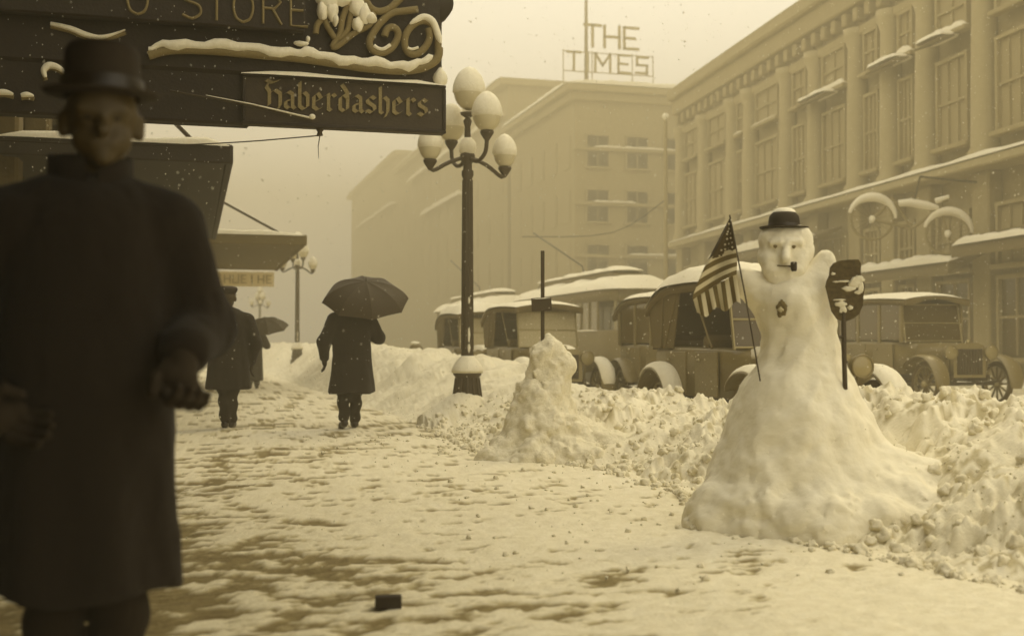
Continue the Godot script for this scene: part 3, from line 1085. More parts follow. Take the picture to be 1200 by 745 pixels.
	mb.blob(Vector3(0.92, 3.745, -10.36), Vector3(0.07, 0.025, 0.04), 7, 0.1, 1.0)
	mb.blob(Vector3(0.98, 3.79, -10.36), Vector3(0.02, 0.03, 0.03), 6, 0.1, 1.0)
	part(p, "snow_cap", mb.mesh(), M.snow)
	# service wire
	var w := thing("service_wire", "thin drooping wire running left from under the haberdasher sign", "wire")
	mb = MB.new()
	mb.tube(smooth_line([Vector3(1.1, 2.95, -10.46), Vector3(0.3, 2.87, -10.6), Vector3(-0.6, 2.84, -10.8), Vector3(-2.2, 2.9, -11.2)]), 0.006, 5)
	part(w, "span", mb.mesh(), M.wire)
	mb = MB.new()
	mb.tube([Vector3(1.1, 2.95, -10.46), Vector3(1.085, 2.85, -10.46), Vector3(1.09, 2.74, -10.46)], [0.005, 0.004, 0.002], 5)
	part(w, "loose_end", mb.mesh(), M.wire)

# ---------------------------------------------------------------- street lamps
func lamps():
	var t := thing("street_lamp", "five globe cast iron street lamp with snowy globes beside the shop sign", "street lamp", Vector3(3.56, 0.0, -15.06), deg_to_rad(-15.5), "globe lamps along the kerb")
	var mb := MB.new()
	mb.lathe([Vector2(0.24, 0.0), Vector2(0.24, 0.28), Vector2(0.2, 0.34), Vector2(0.17, 0.42), Vector2(0.15, 0.62), Vector2(0.19, 0.66), Vector2(0.19, 0.7), Vector2(0.0, 0.7)], 12)
	for i in 12:
		var a := TAU * i / 12.0
		mb.tube([Vector3(cos(a) * 0.185, 0.36, sin(a) * 0.185), Vector3(cos(a) * 0.15, 0.62, sin(a) * 0.15)], 0.02, 5)
	part(t, "base", mb.mesh(), M.iron)
	mb = MB.new()
	mb.lathe([Vector2(0.0, 0.68), Vector2(0.21, 0.685), Vector2(0.215, 0.73), Vector2(0.17, 0.82), Vector2(0.1, 0.9), Vector2(0.07, 0.93), Vector2(0, 0.93)], 16)
	part(t, "snow_cap", mb.mesh(), M.snow)
	mb = MB.new()
	mb.lathe([Vector2(0.1, 0.7), Vector2(0.085, 0.9), Vector2(0.078, 1.0), Vector2(0.062, 3.3), Vector2(0.08, 3.34), Vector2(0.08, 3.4), Vector2(0.06, 3.42), Vector2(0.06, 3.5), Vector2(0.1, 3.55), Vector2(0.1, 3.62), Vector2(0.05, 3.68), Vector2(0.04, 4.0), Vector2(0.06, 4.08), Vector2(0.03, 4.12), Vector2(0.09, 4.16), Vector2(0.1, 4.19), Vector2(0, 4.2)], 14)
	for i in 10:
		var a := TAU * i / 10.0
		mb.tube([Vector3(cos(a) * 0.074, 1.0, sin(a) * 0.074), Vector3(cos(a) * 0.06, 3.28, sin(a) * 0.06)], 0.012, 4)
	part(t, "post", mb.mesh(), M.iron)
	# snow plastered on the windward side of the post
	mb = MB.new()
	for s in [[1.05, 1.35, 0.02], [1.6, 1.72, 0.018], [0.95, 1.1, 0.024]]:
		mb.tube([Vector3(0.02, s[0], 0.066), Vector3(0.025, (s[0] + s[1]) / 2, 0.072), Vector3(0.02, s[1], 0.064)], [s[2] * 0.4, s[2], s[2] * 0.3], 6)
	part(t, "snow_patch", mb.mesh(), M.snow)
	mb = MB.new()
	mb.blob(Vector3(0, 3.72, 0), Vector3(0.12, 0.14, 0.12), 8, 0.08, 3.0)
	part(t, "snow_cap", mb.mesh(), M.snow)
	var spots := [[Vector3(-0.24, 3.86, -0.4), 0.19, 0.23], [Vector3(0.27, 3.85, 0.4), 0.19, 0.23], [Vector3(-0.49, 3.5, 0.22), 0.155, 0.2], [Vector3(0.5, 3.47, -0.22), 0.155, 0.2], [Vector3(0.02, 4.22, 0), 0.21, 0.25]]
	for i in spots.size():
		var c: Vector3 = spots[i][0]
		var r: float = spots[i][1]
		var h: float = spots[i][2]
		if i < 4:
			mb = MB.new()
			var y0 := 3.6
			var d := Vector3(c.x, 0, c.z)
			mb.tube(smooth_line([Vector3(0, y0, 0), d * 0.5 + Vector3(0, y0 - 0.1, 0), d * 0.92 + Vector3(0, min(y0, c.y - 0.12), 0), d + Vector3(0, c.y - 0.02, 0)]), 0.028, 7)
			mb.lathe([Vector2(0.02, -0.12), Vector2(0.06, -0.06), Vector2(0.09, -0.01), Vector2(0.09, 0.02), Vector2(0, 0.02)], 10, Transform3D(Basis(), c))
			part(t, "arm", mb.mesh(), M.iron)
		var prof := []
		var cap := []
		for k in 15:
			var a := -PI / 2 + PI * k / 14.0
			var rr := r * cos(a) * (1.0 + 0.06 * sin(a))
			prof.append(Vector2(max(rr, 0.0), h + h * sin(a)))
			if a > -0.05:
				var e := clampf(a / (PI / 2), 0.0, 1.0)
				cap.append(Vector2(max(rr * 1.0 + 0.014 * cos(a), 0.0), h + h * sin(a) * (1.12 + 0.25 * e) + 0.004))
		cap.push_front(Vector2(r * 0.97, h - 0.03))
		mb = MB.new()
		mb.lathe(prof, 20, Transform3D(Basis(), c))
		var g := part(t, "globe", mb.mesh(), M.globe)
		mb = MB.new()
		mb.lathe(cap, 20, Transform3D(Basis(), c))
		part(g, "snow_cap", mb.mesh(), M.snow)
	copy_of(t, "distant globe lamp standing beyond the lettered canopy", Vector3(3.55, 0.25, -41.0), deg_to_rad(-15.5))
	copy_of(t, "faintest farthest globe lamp above the small umbrella in the haze", Vector3(4.3, 0.2, -78.0), deg_to_rad(-15.5))

# ---------------------------------------------------------------- snowman
func snowman():
	var at := Vector3(3.42, 0.0, -6.21)
	var turn := deg_to_rad(-29.0)
	var t := thing("snowman", "large lumpy snowman with sculpted face and stub arms at the kerb", "snowman", at, turn)
	var mb := MB.new()
	var V := func(x, y, z): return Vector3(x, y, z)
	var pr := [
		[V.call(0.05, -0.15, 0.0), V.call(0.05, 0.2, 0.0), 0.6, 0.5],
		[V.call(0.055, 0.22, 0.0), V.call(0.09, 0.55, 0.0), 0.49, 0.41],
		[V.call(0.09, 0.55, 0.0), V.call(0.1, 0.72, 0.0), 0.4, 0.31],
		[V.call(0.1, 0.78, 0.0), V.call(0.09, 0.95, 0.0), 0.27, 0.205],
		[V.call(0.085, 0.95, 0.0), V.call(0.06, 1.28, 0.0), 0.215, 0.22],
		[V.call(0.0, 1.33, 0.0), V.call(-0.17, 1.4, 0.0), 0.15, 0.09],
		[V.call(0.08, 1.33, 0.0), V.call(0.21, 1.4, 0.0), 0.15, 0.095],
		[V.call(0.17, 1.42, 0.02), V.call(0.235, 1.555, 0.03), 0.085, 0.05],
		[V.call(-0.15, 1.4, 0.02), V.call(-0.235, 1.475, 0.03), 0.085, 0.045],
		[V.call(0.25, 0.2, 0.1), V.call(0.52, 0.0, 0.35), 0.34, 0.26],
		[V.call(0.45, 0.1, 0.0), V.call(1.15, 0.0, 0.1), 0.38, 0.34],
		[V.call(0.5, -0.02, 0.35), V.call(1.05, -0.08, 0.4), 0.3, 0.3],
		[V.call(0.3, 0.55, -0.05), V.call(0.36, 0.35, -0.05), 0.2, 0.22],
		[V.call(-0.3, 0.0, 0.25), V.call(0.2, -0.02, 0.5), 0.28, 0.26],
	]
	var ex := func(p: Vector3, d: float) -> float:
		var low: float = 1.0 - smoothstep(0.15, 0.7, p.y)
		return d - 0.036 * n_mid.get_noise_3d(p.x * 1.1, p.y * 0.9, p.z * 1.1) - 0.014 * n_fine.get_noise_3d(p.x * 0.9, p.y * 0.8, p.z * 0.9) + low * 0.07 * (pow(n_cell.get_noise_3d(p.x * 1.1 + 3.0, p.y * 1.1, p.z * 1.1) + 1.0, 2.0) - 0.3)
	sdf_mesh(mb, pr, 0.018, 0.09, ex, 0.12, 0.06)
	part(t, "body", mb.mesh(), M.man_snow)
	mb = MB.new()
	pr = [
		[V.call(0.0, 1.5, 0.03), V.call(0.0, 1.66, 0.02), 0.13, 0.13],
		[V.call(-0.065, 1.68, 0.05), V.call(0.085, 1.68, 0.05), 0.085, 0.085],
		[V.call(-0.075, 1.58, 0.05), V.call(0.09, 1.6, 0.05), 0.08, 0.085],
		[V.call(-0.03, 1.45, 0.07), V.call(0.03, 1.45, 0.07), 0.085, 0.085],
		[V.call(0.018, 1.64, 0.15), V.call(0.01, 1.56, 0.195), 0.018, 0.027],
		[V.call(-0.07, 1.655, 0.15), V.call(-0.02, 1.66, 0.158), 0.015, 0.012],
		[V.call(0.03, 1.66, 0.158), V.call(0.09, 1.655, 0.145), 0.012, 0.015],
		[V.call(-0.045, 1.497, 0.15), V.call(0.045, 1.497, 0.15), 0.018, 0.018],
		[V.call(-0.08, 1.55, 0.11), V.call(-0.07, 1.5, 0.11), 0.05, 0.05],
		[V.call(0.09, 1.56, 0.1), V.call(0.08, 1.5, 0.11), 0.05, 0.05],
	]
	var hx := func(p: Vector3, d: float) -> float:
		d -= 0.006 * n_mid.get_noise_3d(p.x * 4.0, p.y * 4.0, p.z * 4.0) + 0.003 * n_fine.get_noise_3d(p.x * 3.0, p.y * 3.0, p.z * 3.0)
		for e in [Vector3(-0.05, 1.632, 0.185), Vector3(0.056, 1.628, 0.185)]:
			d = max(d, 0.026 - (p - e).length())
		var m := p - Vector3(0.0, 1.518, 0.175)
		d = max(d, 0.008 - Vector2(m.y, m.z * 0.6).length() - max(0.0, abs(m.x) - 0.045))
		return d
	sdf_mesh(mb, pr, 0.007, 0.03, hx, 0.03)
	part(t, "head", mb.mesh(), M.man_snow)
	for e in [Vector3(-0.05, 1.632, 0.166), Vector3(0.056, 1.628, 0.166)]:
		mb = MB.new()
		mb.blob(e + Vector3(0, 0, -0.006), Vector3(0.012, 0.009, 0.007), 6, 0.25, 1.0)
		part(t, "eye", mb.mesh(), M.wood)  # dark bead put in for the shade inside the eye dent
	mb = MB.new()
	mb.tube([Vector3(-0.04, 1.521, 0.166), Vector3(0.0, 1.516, 0.17), Vector3(0.045, 1.518, 0.166)], 0.004, 5)
	part(t, "mouth", mb.mesh(), M.wood)
	# what it wears and holds
	var o := thing("bowler_hat", "small dark bowler hat topped with snow on the snowman's head", "hat", at, turn)
	mb = MB.new()
	var hx2 := Transform3D(Basis(Vector3.BACK, -0.02), Vector3(0.0, 1.745, 0.03))
	mb.lathe([Vector2(0.0, 0.0), Vector2(0.095, 0.0), Vector2(0.142, 0.004), Vector2(0.146, 0.012), Vector2(0.138, 0.012), Vector2(0.097, 0.008), Vector2(0.094, 0.012)], 24, hx2)
	part(o, "brim", mb.mesh(), M.hat)
	mb = MB.new()
	mb.lathe([Vector2(0.092, 0.01), Vector2(0.092, 0.05), Vector2(0.086, 0.08), Vector2(0.066, 0.102), Vector2(0.03, 0.112), Vector2(0.0, 0.114)], 24, hx2)
	part(o, "crown", mb.mesh(), M.hat)
	mb = MB.new()
	mb.lathe([Vector2(0.0945, 0.011), Vector2(0.0955, 0.014), Vector2(0.0955, 0.03), Vector2(0.0935, 0.032)], 24, hx2)
	part(o, "band", mb.mesh(), M.shoe)
	mb = MB.new()
	mb.lathe([Vector2(0.07, 0.1), Vector2(0.064, 0.112), Vector2(0.045, 0.124), Vector2(0.02, 0.129), Vector2(0, 0.13)], 20, hx2)
	part(o, "snow_cap", mb.mesh(), M.snow)
	o = thing("pipe", "short dark tobacco pipe stuck in the snowman's mouth", "pipe", at, turn)
	mb = MB.new()
	mb.lathe([Vector2(0, 0), Vector2(0.013, 0.0), Vector2(0.018, 0.012), Vector2(0.019, 0.05), Vector2(0.015, 0.054), Vector2(0.012, 0.05), Vector2(0.012, 0.02), Vector2(0, 0.018)], 12, Transform3D(Basis(), Vector3(0.055, 1.482, 0.215)))
	part(o, "bowl", mb.mesh(), M.coal)
	mb = MB.new()
	mb.tube([Vector3(0.02, 1.517, 0.165), Vector3(0.042, 1.508, 0.2), Vector3(0.052, 1.492, 0.212)], [0.004, 0.005, 0.007], 6)
	part(o, "stem", mb.mesh(), M.coal)
	o = thing("rosette", "crumpled dark and pale rosette pinned on the snowman's chest", "rosette", at, turn)
	mb = MB.new()
	for i in 9:
		var a := TAU * i / 9.0
		mb.blob(Vector3(-0.015 + cos(a) * 0.024 * (0.7 + 0.3 * sin(i * 2.3)), 1.262 + sin(a) * 0.034 * (0.75 + 0.25 * cos(i * 3.1)), 0.262), Vector3(0.016, 0.02, 0.01), 5, 0.3, i * 1.0)
	part(o, "ruffle", mb.mesh(), M.fabric)
	mb = MB.new()
	mb.blob(Vector3(-0.02, 1.258, 0.268), Vector3(0.016, 0.013, 0.012), 6, 0.35, 2.0)
	part(o, "centre", mb.mesh(), M.canvas)
	# paddle
	o = thing("paddle", "dark mottled paddle shaped board with pale patches on a stick by the snowman", "paddle", at, turn)
	var px := [[70, 130], [75, 85], [95, 60], [130, 47], [180, 42], [230, 42], [243, 62], [242, 130], [258, 160], [264, 190], [256, 240], [250, 300], [232, 345], [200, 372], [150, 390], [110, 372], [82, 330], [64, 250], [50, 190], [56, 160]]
	var poly := PackedVector2Array()
	for q in px:
		poly.append(Vector2((955 + q[0] / 4.97 - 920) / 196.0, 1.05 - (300 + q[1] / 4.97 - 405) / 196.0))
	if Geometry2D.is_polygon_clockwise(poly):
		poly.reverse()
	mb = MB.new()
	mb.prism(poly, 0.22, 0.238)
	part(o, "board", mb.mesh(), M.paddle)
	mb = MB.new()
	for q in [[210, 170, 0.03, 0.03], [232, 150, 0.03, 0.02], [180, 205, 0.035, 0.014], [130, 290, 0.03, 0.016], [145, 320, 0.022, 0.02], [240, 195, 0.016, 0.03], [150, 163, 0.03, 0.006], [110, 165, 0.02, 0.004], [125, 266, 0.035, 0.005], [185, 310, 0.014, 0.012], [225, 225, 0.02, 0.01], [95, 120, 0.012, 0.008]]:
		mb.blob(Vector3((955 + q[0] / 4.97 - 920) / 196.0, 1.05 - (300 + q[1] / 4.97 - 405) / 196.0, 0.239), Vector3(q[2], q[3], 0.006), 7, 0.25, q[0] * 0.1)
	part(o, "snow_patch", mb.mesh(), M.rough_snow)
	mb = MB.new()
	mb.tube([Vector3(0.33, 1.26, 0.229), Vector3(0.332, 1.0, 0.229), Vector3(0.337, 0.8, 0.22)], 0.014, 8)
	mb.tube([Vector3(0.332, 1.1, 0.229), Vector3(0.305, 1.1, 0.235)], 0.01, 6)
	part(o, "stick", mb.mesh(), M.iron)
	flag(at, turn)

func flag(at: Vector3, turn: float):
	var o := thing("flag", "small drooping stars and stripes flag on a stick beside the snowman", "flag", at, turn)
	var P := func(x, y): return Vector2((810 + x / 5.73 - 920) / 196.0, 1.05 - (250 + y / 5.73 - 405) / 196.0)
	var mb := MB.new()
	var top: Vector2 = P.call(282, 25)
	var bot := Vector2((893.0 - 920.0) / 196.0, 1.05 - (445.0 - 405.0) / 196.0)
	mb.tube([Vector3(top.x, top.y, 0.22), Vector3(lerpf(top.x, bot.x, 0.5) + 0.004, lerpf(top.y, bot.y, 0.5), 0.235), Vector3(bot.x, bot.y, 0.27)], 0.0048, 7)
	part(o, "pole", mb.mesh(), M.iron)
	# cloth: a sheet across the droop, row by row from the tip
	var left := [[280, 40], [225, 145], [140, 318], [118, 362], [98, 408], [80, 452], [62, 500], [44, 545], [36, 585]]
	var right := [[284, 40], [303, 150], [322, 252], [325, 280], [328, 310], [330, 338], [330, 365], [328, 392], [326, 420]]
	var Z := func(u: float, y: float) -> float: return 0.235 + 0.028 * sin(u * 7.5 + y * 9.0) * (0.3 + 0.7 * u) - 0.03 * u
	var seg := 14
	for r in left.size() - 1:
		mb = MB.new()
		var rows := []
		for f in [0, 1]:
			for k in 4:
				var t := k / 3.0
				if f == 1:
					t = 1.0 - t
				var a: Vector2 = P.call(left[r][0], left[r][1]).lerp(P.call(left[r + 1][0], left[r + 1][1]), t)
				var b: Vector2 = P.call(right[r][0], right[r][1]).lerp(P.call(right[r + 1][0], right[r + 1][1]), t)
				var row := PackedVector3Array()
				for i in seg + 1:
					var u := float(i) / seg
					var q := b.lerp(a, u)
					q.y -= 0.03 * sin(PI * u) * (0.3 if r < 2 else -0.5)
					row.append(Vector3(q.x, q.y, Z.call(u, q.y) - f * 0.003))
				rows.append(row)
		mb.grid(rows)
		var mt: Material = M.navy if r < 2 else (M.white if r % 2 == 0 else M.red)
		part(o, "canton" if r < 2 else "stripe", mb.mesh(), mt)
	# lower fold with its stripes hanging straight
	for s in 11:
		mb = MB.new()
		var rows := []
		for f in [0, 1]:
			for k in 3:
				var u: float = (s + (k if f == 0 else 2 - k) / 2.0) / 11.0
				var a: Vector2 = P.call(326, 410).lerp(P.call(36, 575), u)
				var b: Vector2 = P.call(352, 612).lerp(P.call(62, 690), u)
				b.y += 0.02 * sin(u * 14.0)
				var row := PackedVector3Array()
				for i in 6:
					var q := a.lerp(b, i / 5.0)
					row.append(Vector3(q.x, q.y, 0.212 - 0.03 * u + 0.014 * sin(u * 24.0) * i / 5.0 - f * 0.003))
				rows.append(row)
		mb.grid(rows)
		part(o, "stripe", mb.mesh(), M.white if s % 2 == 0 else M.red)
	mb = MB.new()
	for j in 7:
		for i in 6:
			var yy := 85.0 + j * 31.0
			var w := (yy - 40.0) * 0.56
			var n: int = max(1, int(w / 24.0))
			if i >= n:
				continue
			var xr := lerpf(284.0, 322.0, (yy - 40.0) / 212.0) - 14.0
			var u := clampf((i * 26.0 + 14.0) / w, 0.0, 1.0)
			var c: Vector2 = P.call(xr - i * 24.0 - (j % 2) * 6.0, yy + i * 6.0)
			var pts := PackedVector2Array()
			for k in 10:
				var a := TAU * k / 10.0 + PI / 2
				pts.append(Vector2(cos(a), sin(a)) * (0.0075 if k % 2 == 0 else 0.0032) + c)
			var zz: float = Z.call(u, c.y) + 0.006
			mb.prism(pts, zz - 0.012, zz)
	part(o, "star_field", mb.mesh(), M.white)

# ---------------------------------------------------------------- mound with a sign post
func mound():
	var at := Vector3(3.2, 0, -10.42)
	var t := thing("snow_mound", "tall cone of packed dirty snow heaped round the sign post", "snow mound", at, deg_to_rad(-17))
	var mb := MB.new()
	var pr := [
		[Vector3(0.02, -0.2, 0), Vector3(0.02, 0.08, 0), 0.58, 0.45],
		[Vector3(0.02, 0.15, 0), Vector3(0, 0.5, 0), 0.37, 0.26],
		[Vector3(0, 0.5, 0), Vector3(0.02, 0.95, 0), 0.25, 0.115],
		[Vector3(0.02, 1.0, 0), Vector3(0.05, 1.08, 0), 0.11, 0.06],
		[Vector3(0.1, 1.0, 0), Vector3(0.2, 0.86, 0), 0.08, 0.1],
		[Vector3(0.3, 0.0, 0.1), Vector3(0.8, -0.02, 0.25), 0.34, 0.26],
		[Vector3(-0.4, -0.1, 0.2), Vector3(-0.1, -0.1, 0.4), 0.26, 0.26],
		[Vector3(0.1, -0.1, 0.35), Vector3(0.6, -0.15, 0.45), 0.28, 0.28],
	]
	var ex := func(p: Vector3, d: float) -> float:
		return d - 0.06 * n_mid.get_noise_3d(p.x * 1.3, p.y * 1.3, p.z * 1.3) - 0.02 * n_fine.get_noise_3d(p.x, p.y, p.z) + 0.06 * (pow(n_cell.get_noise_3d(p.x * 1.5, p.y * 1.5, p.z * 1.5) + 1.0, 2.0) - 0.3) + 0.035 * (pow(n_cell.get_noise_3d(p.x * 3.3 + 9.0, p.y * 3.3, p.z * 3.3) + 1.0, 2.0) - 0.3)
	sdf_mesh(mb, pr, 0.018, 0.1, ex, 0.12, 0.07)
	part(t, "heap", mb.mesh(), M.rough_snow)
	var o := thing("sign_post", "dark stake with a small blank board stuck in the snow cone", "sign post", at, deg_to_rad(-17))
	mb = MB.new()
	mb.box(Vector3(-0.005, 1.45, 0.0), Vector3(0.036, 1.0, 0.036), 0.005)
	part(o, "stake", mb.mesh(), M.iron)
	mb = MB.new()
	mb.box(Vector3(-0.015, 1.44, 0.028), Vector3(0.19, 0.125, 0.018), 0.003, Basis(Vector3.BACK, 0.06))
	part(o, "board", mb.mesh(), M.iron)
	snow_strip(o, Vector3(-0.1, 1.497, 0.028), Vector3(0.07, 1.508, 0.028), 0.012, 0.012)

# ---------------------------------------------------------------- vehicles
func ring(hw: float, y0: float, y1: float, z: float, bv: float) -> PackedVector3Array:
	return PackedVector3Array([Vector3(-hw, y0, z), Vector3(-hw, y1 - bv, z), Vector3(-hw + bv * 0.3, y1 - bv * 0.3, z), Vector3(-hw + bv, y1, z), Vector3(hw - bv, y1, z), Vector3(hw - bv * 0.3, y1 - bv * 0.3, z), Vector3(hw, y1 - bv, z), Vector3(hw, y0, z)])

func loft(mb: MB, rows: Array):
	mb.grid(rows, true)
	mb.fan(rows[0])
	mb.fan(rows[-1], true)

func fender_mesh(R: float, a0: float, a1: float, hw: float, th: float, lift: float, tail := 0.0, round_ends := 0.0) -> Mesh:
	# curved guard round a wheel at the origin whose axle runs along x; angles from the front, upwards
	var mb := MB.new()
	var rows := []
	var n := 20
	for i in n + 1:
		var f := float(i) / n
		var a := lerpf(a0, a1, f)
		var w: float = hw * (1.0 - round_ends * pow(abs(2.0 * f - 1.0), 6.0))
		var row := PackedVector3Array()
		for j in 14:
			var u: float = lerpf(-1.0, 1.0, j / 6.0) if j < 7 else lerpf(1.0, -1.0, (j - 7) / 6.0)
			var rr: float = R + lift + (th if j < 7 else 0.0) - 0.09 * hw * 8.0 * 0.5 * u * u * 0.5
			if j < 7 and th > 0.03:
				rr -= th * 0.8 * pow(abs(u), 3.0)
			var t: float = tail * max(0.0, f - 0.6)
			row.append(Vector3(u * w, sin(a) * rr, cos(a) * rr - t))
		rows.append(row)
	mb.grid(rows, true)
	mb.fan(rows[0])
	mb.fan(rows[-1], true)
	return mb.mesh()

var car_cache := {}

func wheel(parent: Node, at: Vector3, r: float):
	if not car_cache.has("tyre"):
		var prof := []
		for k in 13:
			var a := TAU * k / 12.0
			prof.append(Vector2(0.34 + 0.045 * cos(a), 0.045 * sin(a)))
		var mb := MB.new()
		var turn := Transform3D(Basis(Vector3.BACK, PI / 2), Vector3.ZERO)
		mb.lathe(prof, 28, turn)
		car_cache.tyre = mb.mesh()
		mb = MB.new()
		mb.lathe([Vector2(0.3, -0.03), Vector2(0.285, -0.03), Vector2(0.285, 0.03), Vector2(0.3, 0.03), Vector2(0.3, -0.03)], 28, turn)
		car_cache.rim = mb.mesh()
		mb = MB.new()
		mb.lathe([Vector2(0, -0.07), Vector2(0.05, -0.07), Vector2(0.07, -0.03), Vector2(0.07, 0.03), Vector2(0.05, 0.07), Vector2(0, 0.08)], 14, turn)
		car_cache.hub = mb.mesh()
		mb = MB.new()
		mb.tube([Vector3(0, 0.06, 0), Vector3(0, 0.29, 0)], [0.02, 0.016], 6)
		car_cache.spoke = mb.mesh()
	var k := r / 0.385
	var w := part(parent, "wheel", car_cache.tyre, M.tyre, Transform3D(Basis().scaled(Vector3(k, k, k)), at))
	part(w, "rim", car_cache.rim, M.brass)
	part(w, "hub", car_cache.hub, M.brass)
	for i in 12:
		part(w, "spoke", car_cache.spoke, M.wood, Transform3D(Basis(Vector3.RIGHT, TAU * i / 12.0), Vector3.ZERO))

func car(at: Vector3, turn: float, label: String, closed: bool, top_snow: float, fender_snow: bool, sc := 1.0, front_glass := "glass") -> Node3D:
	var t := thing("parked_car", label, "car", at, turn, "motor cars in the snowy street")
	var wb := 1.27
	var wr := 0.39
	for sx in [-1, 1]:
		for sz in [-1, 1]:
			wheel(t, Vector3(sx * 0.71, wr, sz * wb), wr)
	var mb := MB.new()
	for sx in [-1, 1]:
		mb.box(Vector3(sx * 0.36, 0.5, -0.2), Vector3(0.07, 0.1, 3.4), 0.01)
	for z in [-wb, wb]:
		mb.tube([Vector3(-0.68, wr, z), Vector3(0.68, wr, z)], 0.03, 8)
		for sx in [-1, 1]:
			mb.tube([Vector3(sx * 0.42, 0.45, z - 0.4), Vector3(sx * 0.42, 0.4, z), Vector3(sx * 0.42, 0.45, z + 0.4)], 0.025, 6)
	part(t, "chassis", mb.mesh(), M.iron)
	mb = MB.new()
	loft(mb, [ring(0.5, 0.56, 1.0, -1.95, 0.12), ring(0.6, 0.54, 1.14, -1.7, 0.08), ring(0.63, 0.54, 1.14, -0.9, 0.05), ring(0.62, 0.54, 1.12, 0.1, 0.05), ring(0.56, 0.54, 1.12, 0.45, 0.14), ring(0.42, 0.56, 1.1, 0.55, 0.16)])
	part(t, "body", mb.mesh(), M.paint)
	for sx in [-1, 1]:
		for z in [-1.0, -0.12]:
			mb = MB.new()
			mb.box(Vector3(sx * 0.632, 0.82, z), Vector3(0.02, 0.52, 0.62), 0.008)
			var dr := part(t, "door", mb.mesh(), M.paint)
			mb = MB.new()
			mb.tube([Vector3(sx * 0.65, 0.98, z - 0.22), Vector3(sx * 0.665, 0.98, z - 0.13)], 0.012, 6)
			part(dr, "handle", mb.mesh(), M.brass)
	mb = MB.new()
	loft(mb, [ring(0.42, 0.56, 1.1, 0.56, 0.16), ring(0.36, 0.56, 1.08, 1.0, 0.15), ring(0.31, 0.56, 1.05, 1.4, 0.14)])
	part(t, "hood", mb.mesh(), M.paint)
	if fender_snow:
		mb = MB.new()
		loft(mb, [ring(0.4, 0.98, 1.14, 0.5, 0.1), ring(0.36, 0.96, 1.17, 0.8, 0.12), ring(0.31, 0.94, 1.15, 1.2, 0.12), ring(0.26, 0.93, 1.09, 1.42, 0.1)])
		part(t, "hood_snow", mb.mesh(), M.snow)
	mb = MB.new()
	loft(mb, [ring(0.315, 0.5, 1.08, 1.4, 0.14), ring(0.32, 0.5, 1.09, 1.48, 0.14)])
	var rad := part(t, "radiator", mb.mesh(), M.brass)
	mb = MB.new()
	mb.box(Vector3(0, 0.77, 1.485), Vector3(0.5, 0.44, 0.02), 0.004)
	for i in 9:
		mb.box(Vector3(-0.22 + i * 0.055, 0.77, 1.5), Vector3(0.012, 0.42, 0.012))
	part(rad, "core", mb.mesh(), M.iron)
	mb = MB.new()
	mb.lathe([Vector2(0, 0.07), Vector2(0.03, 0.06), Vector2(0.04, 0.02), Vector2(0.03, 0.0)], 10, Transform3D(Basis(), Vector3(0, 1.085, 1.44)))
	part(rad, "cap", mb.mesh(), M.brass)
	for sx in [-1, 1]:
		var hx := Transform3D(Basis(Vector3.RIGHT, PI / 2), Vector3(sx * 0.4, 0.93, 1.42))
		mb = MB.new()
		mb.lathe([Vector2(0, -0.09), Vector2(0.07, -0.07), Vector2(0.115, 0.0), Vector2(0.125, 0.1), Vector2(0.135, 0.105), Vector2(0.13, 0.125), Vector2(0.115, 0.12)], 18, hx)
		mb.tube([Vector3(sx * 0.4, 0.82, 1.43), Vector3(sx * 0.38, 0.52, 1.38)], 0.018, 6)
		var hl := part(t, "headlight", mb.mesh(), M.paint)
		mb = MB.new()
		mb.lathe([Vector2(0.118, 0.11), Vector2(0.08, 0.125), Vector2(0, 0.132)], 18, hx)
		part(hl, "lens", mb.mesh(), M.lens)
		for fr in [true, false]:
			var z: float = wb if fr else -wb
			var fm := fender_mesh(0.49, -0.15, 2.55 if fr else 3.0, 0.15, 0.02, 0.0, 0.3, 0.35) if fr else fender_mesh(0.49, 0.2, 3.05, 0.15, 0.02, 0.0, 0.0, 0.3)
			var f := part(t, "fender", fm, M.paint, Transform3D(Basis(), Vector3(sx * 0.73, wr, z)))
			if fender_snow:
				part(f, "snow_cap", fender_mesh(0.49, 0.15, 2.35, 0.145, 0.055, 0.021, 0.25, 0.3), M.snow)
		mb = MB.new()
		mb.box(Vector3(sx * 0.73, 0.42, -0.1), Vector3(0.28, 0.03, 1.7), 0.008)
		var rb := part(t, "running_board", mb.mesh(), M.iron)
		snow_strip(rb, Vector3(sx * 0.73, 0.437, 0.6), Vector3(sx * 0.73, 0.437, -0.8), 0.13, 0.04)
	# windscreen
	mb = MB.new()
	for sx in [-1, 1]:
		mb.tube([Vector3(sx * 0.58, 1.1, 0.5), Vector3(sx * 0.58, 1.78, 0.38)], 0.018, 6)
	for y in [1.13, 1.45, 1.78]:
		mb.tube([Vector3(-0.58, y, 0.5 - (y - 1.1) * 0.176), Vector3(0.58, y, 0.5 - (y - 1.1) * 0.176)], 0.016, 6)
	var ws := part(t, "windscreen", mb.mesh(), M.brass)
	mb = MB.new()
	mb.quad(Vector3(-0.57, 1.14, 0.49), Vector3(0.57, 1.14, 0.49), Vector3(0.57, 1.77, 0.38), Vector3(-0.57, 1.77, 0.38))
	mb.quad(Vector3(-0.57, 1.14, 0.484), Vector3(0.57, 1.14, 0.484), Vector3(0.57, 1.77, 0.374), Vector3(-0.57, 1.77, 0.374))
	part(ws, "pane", mb.mesh(), M[front_glass])
	# top
	var rows := []
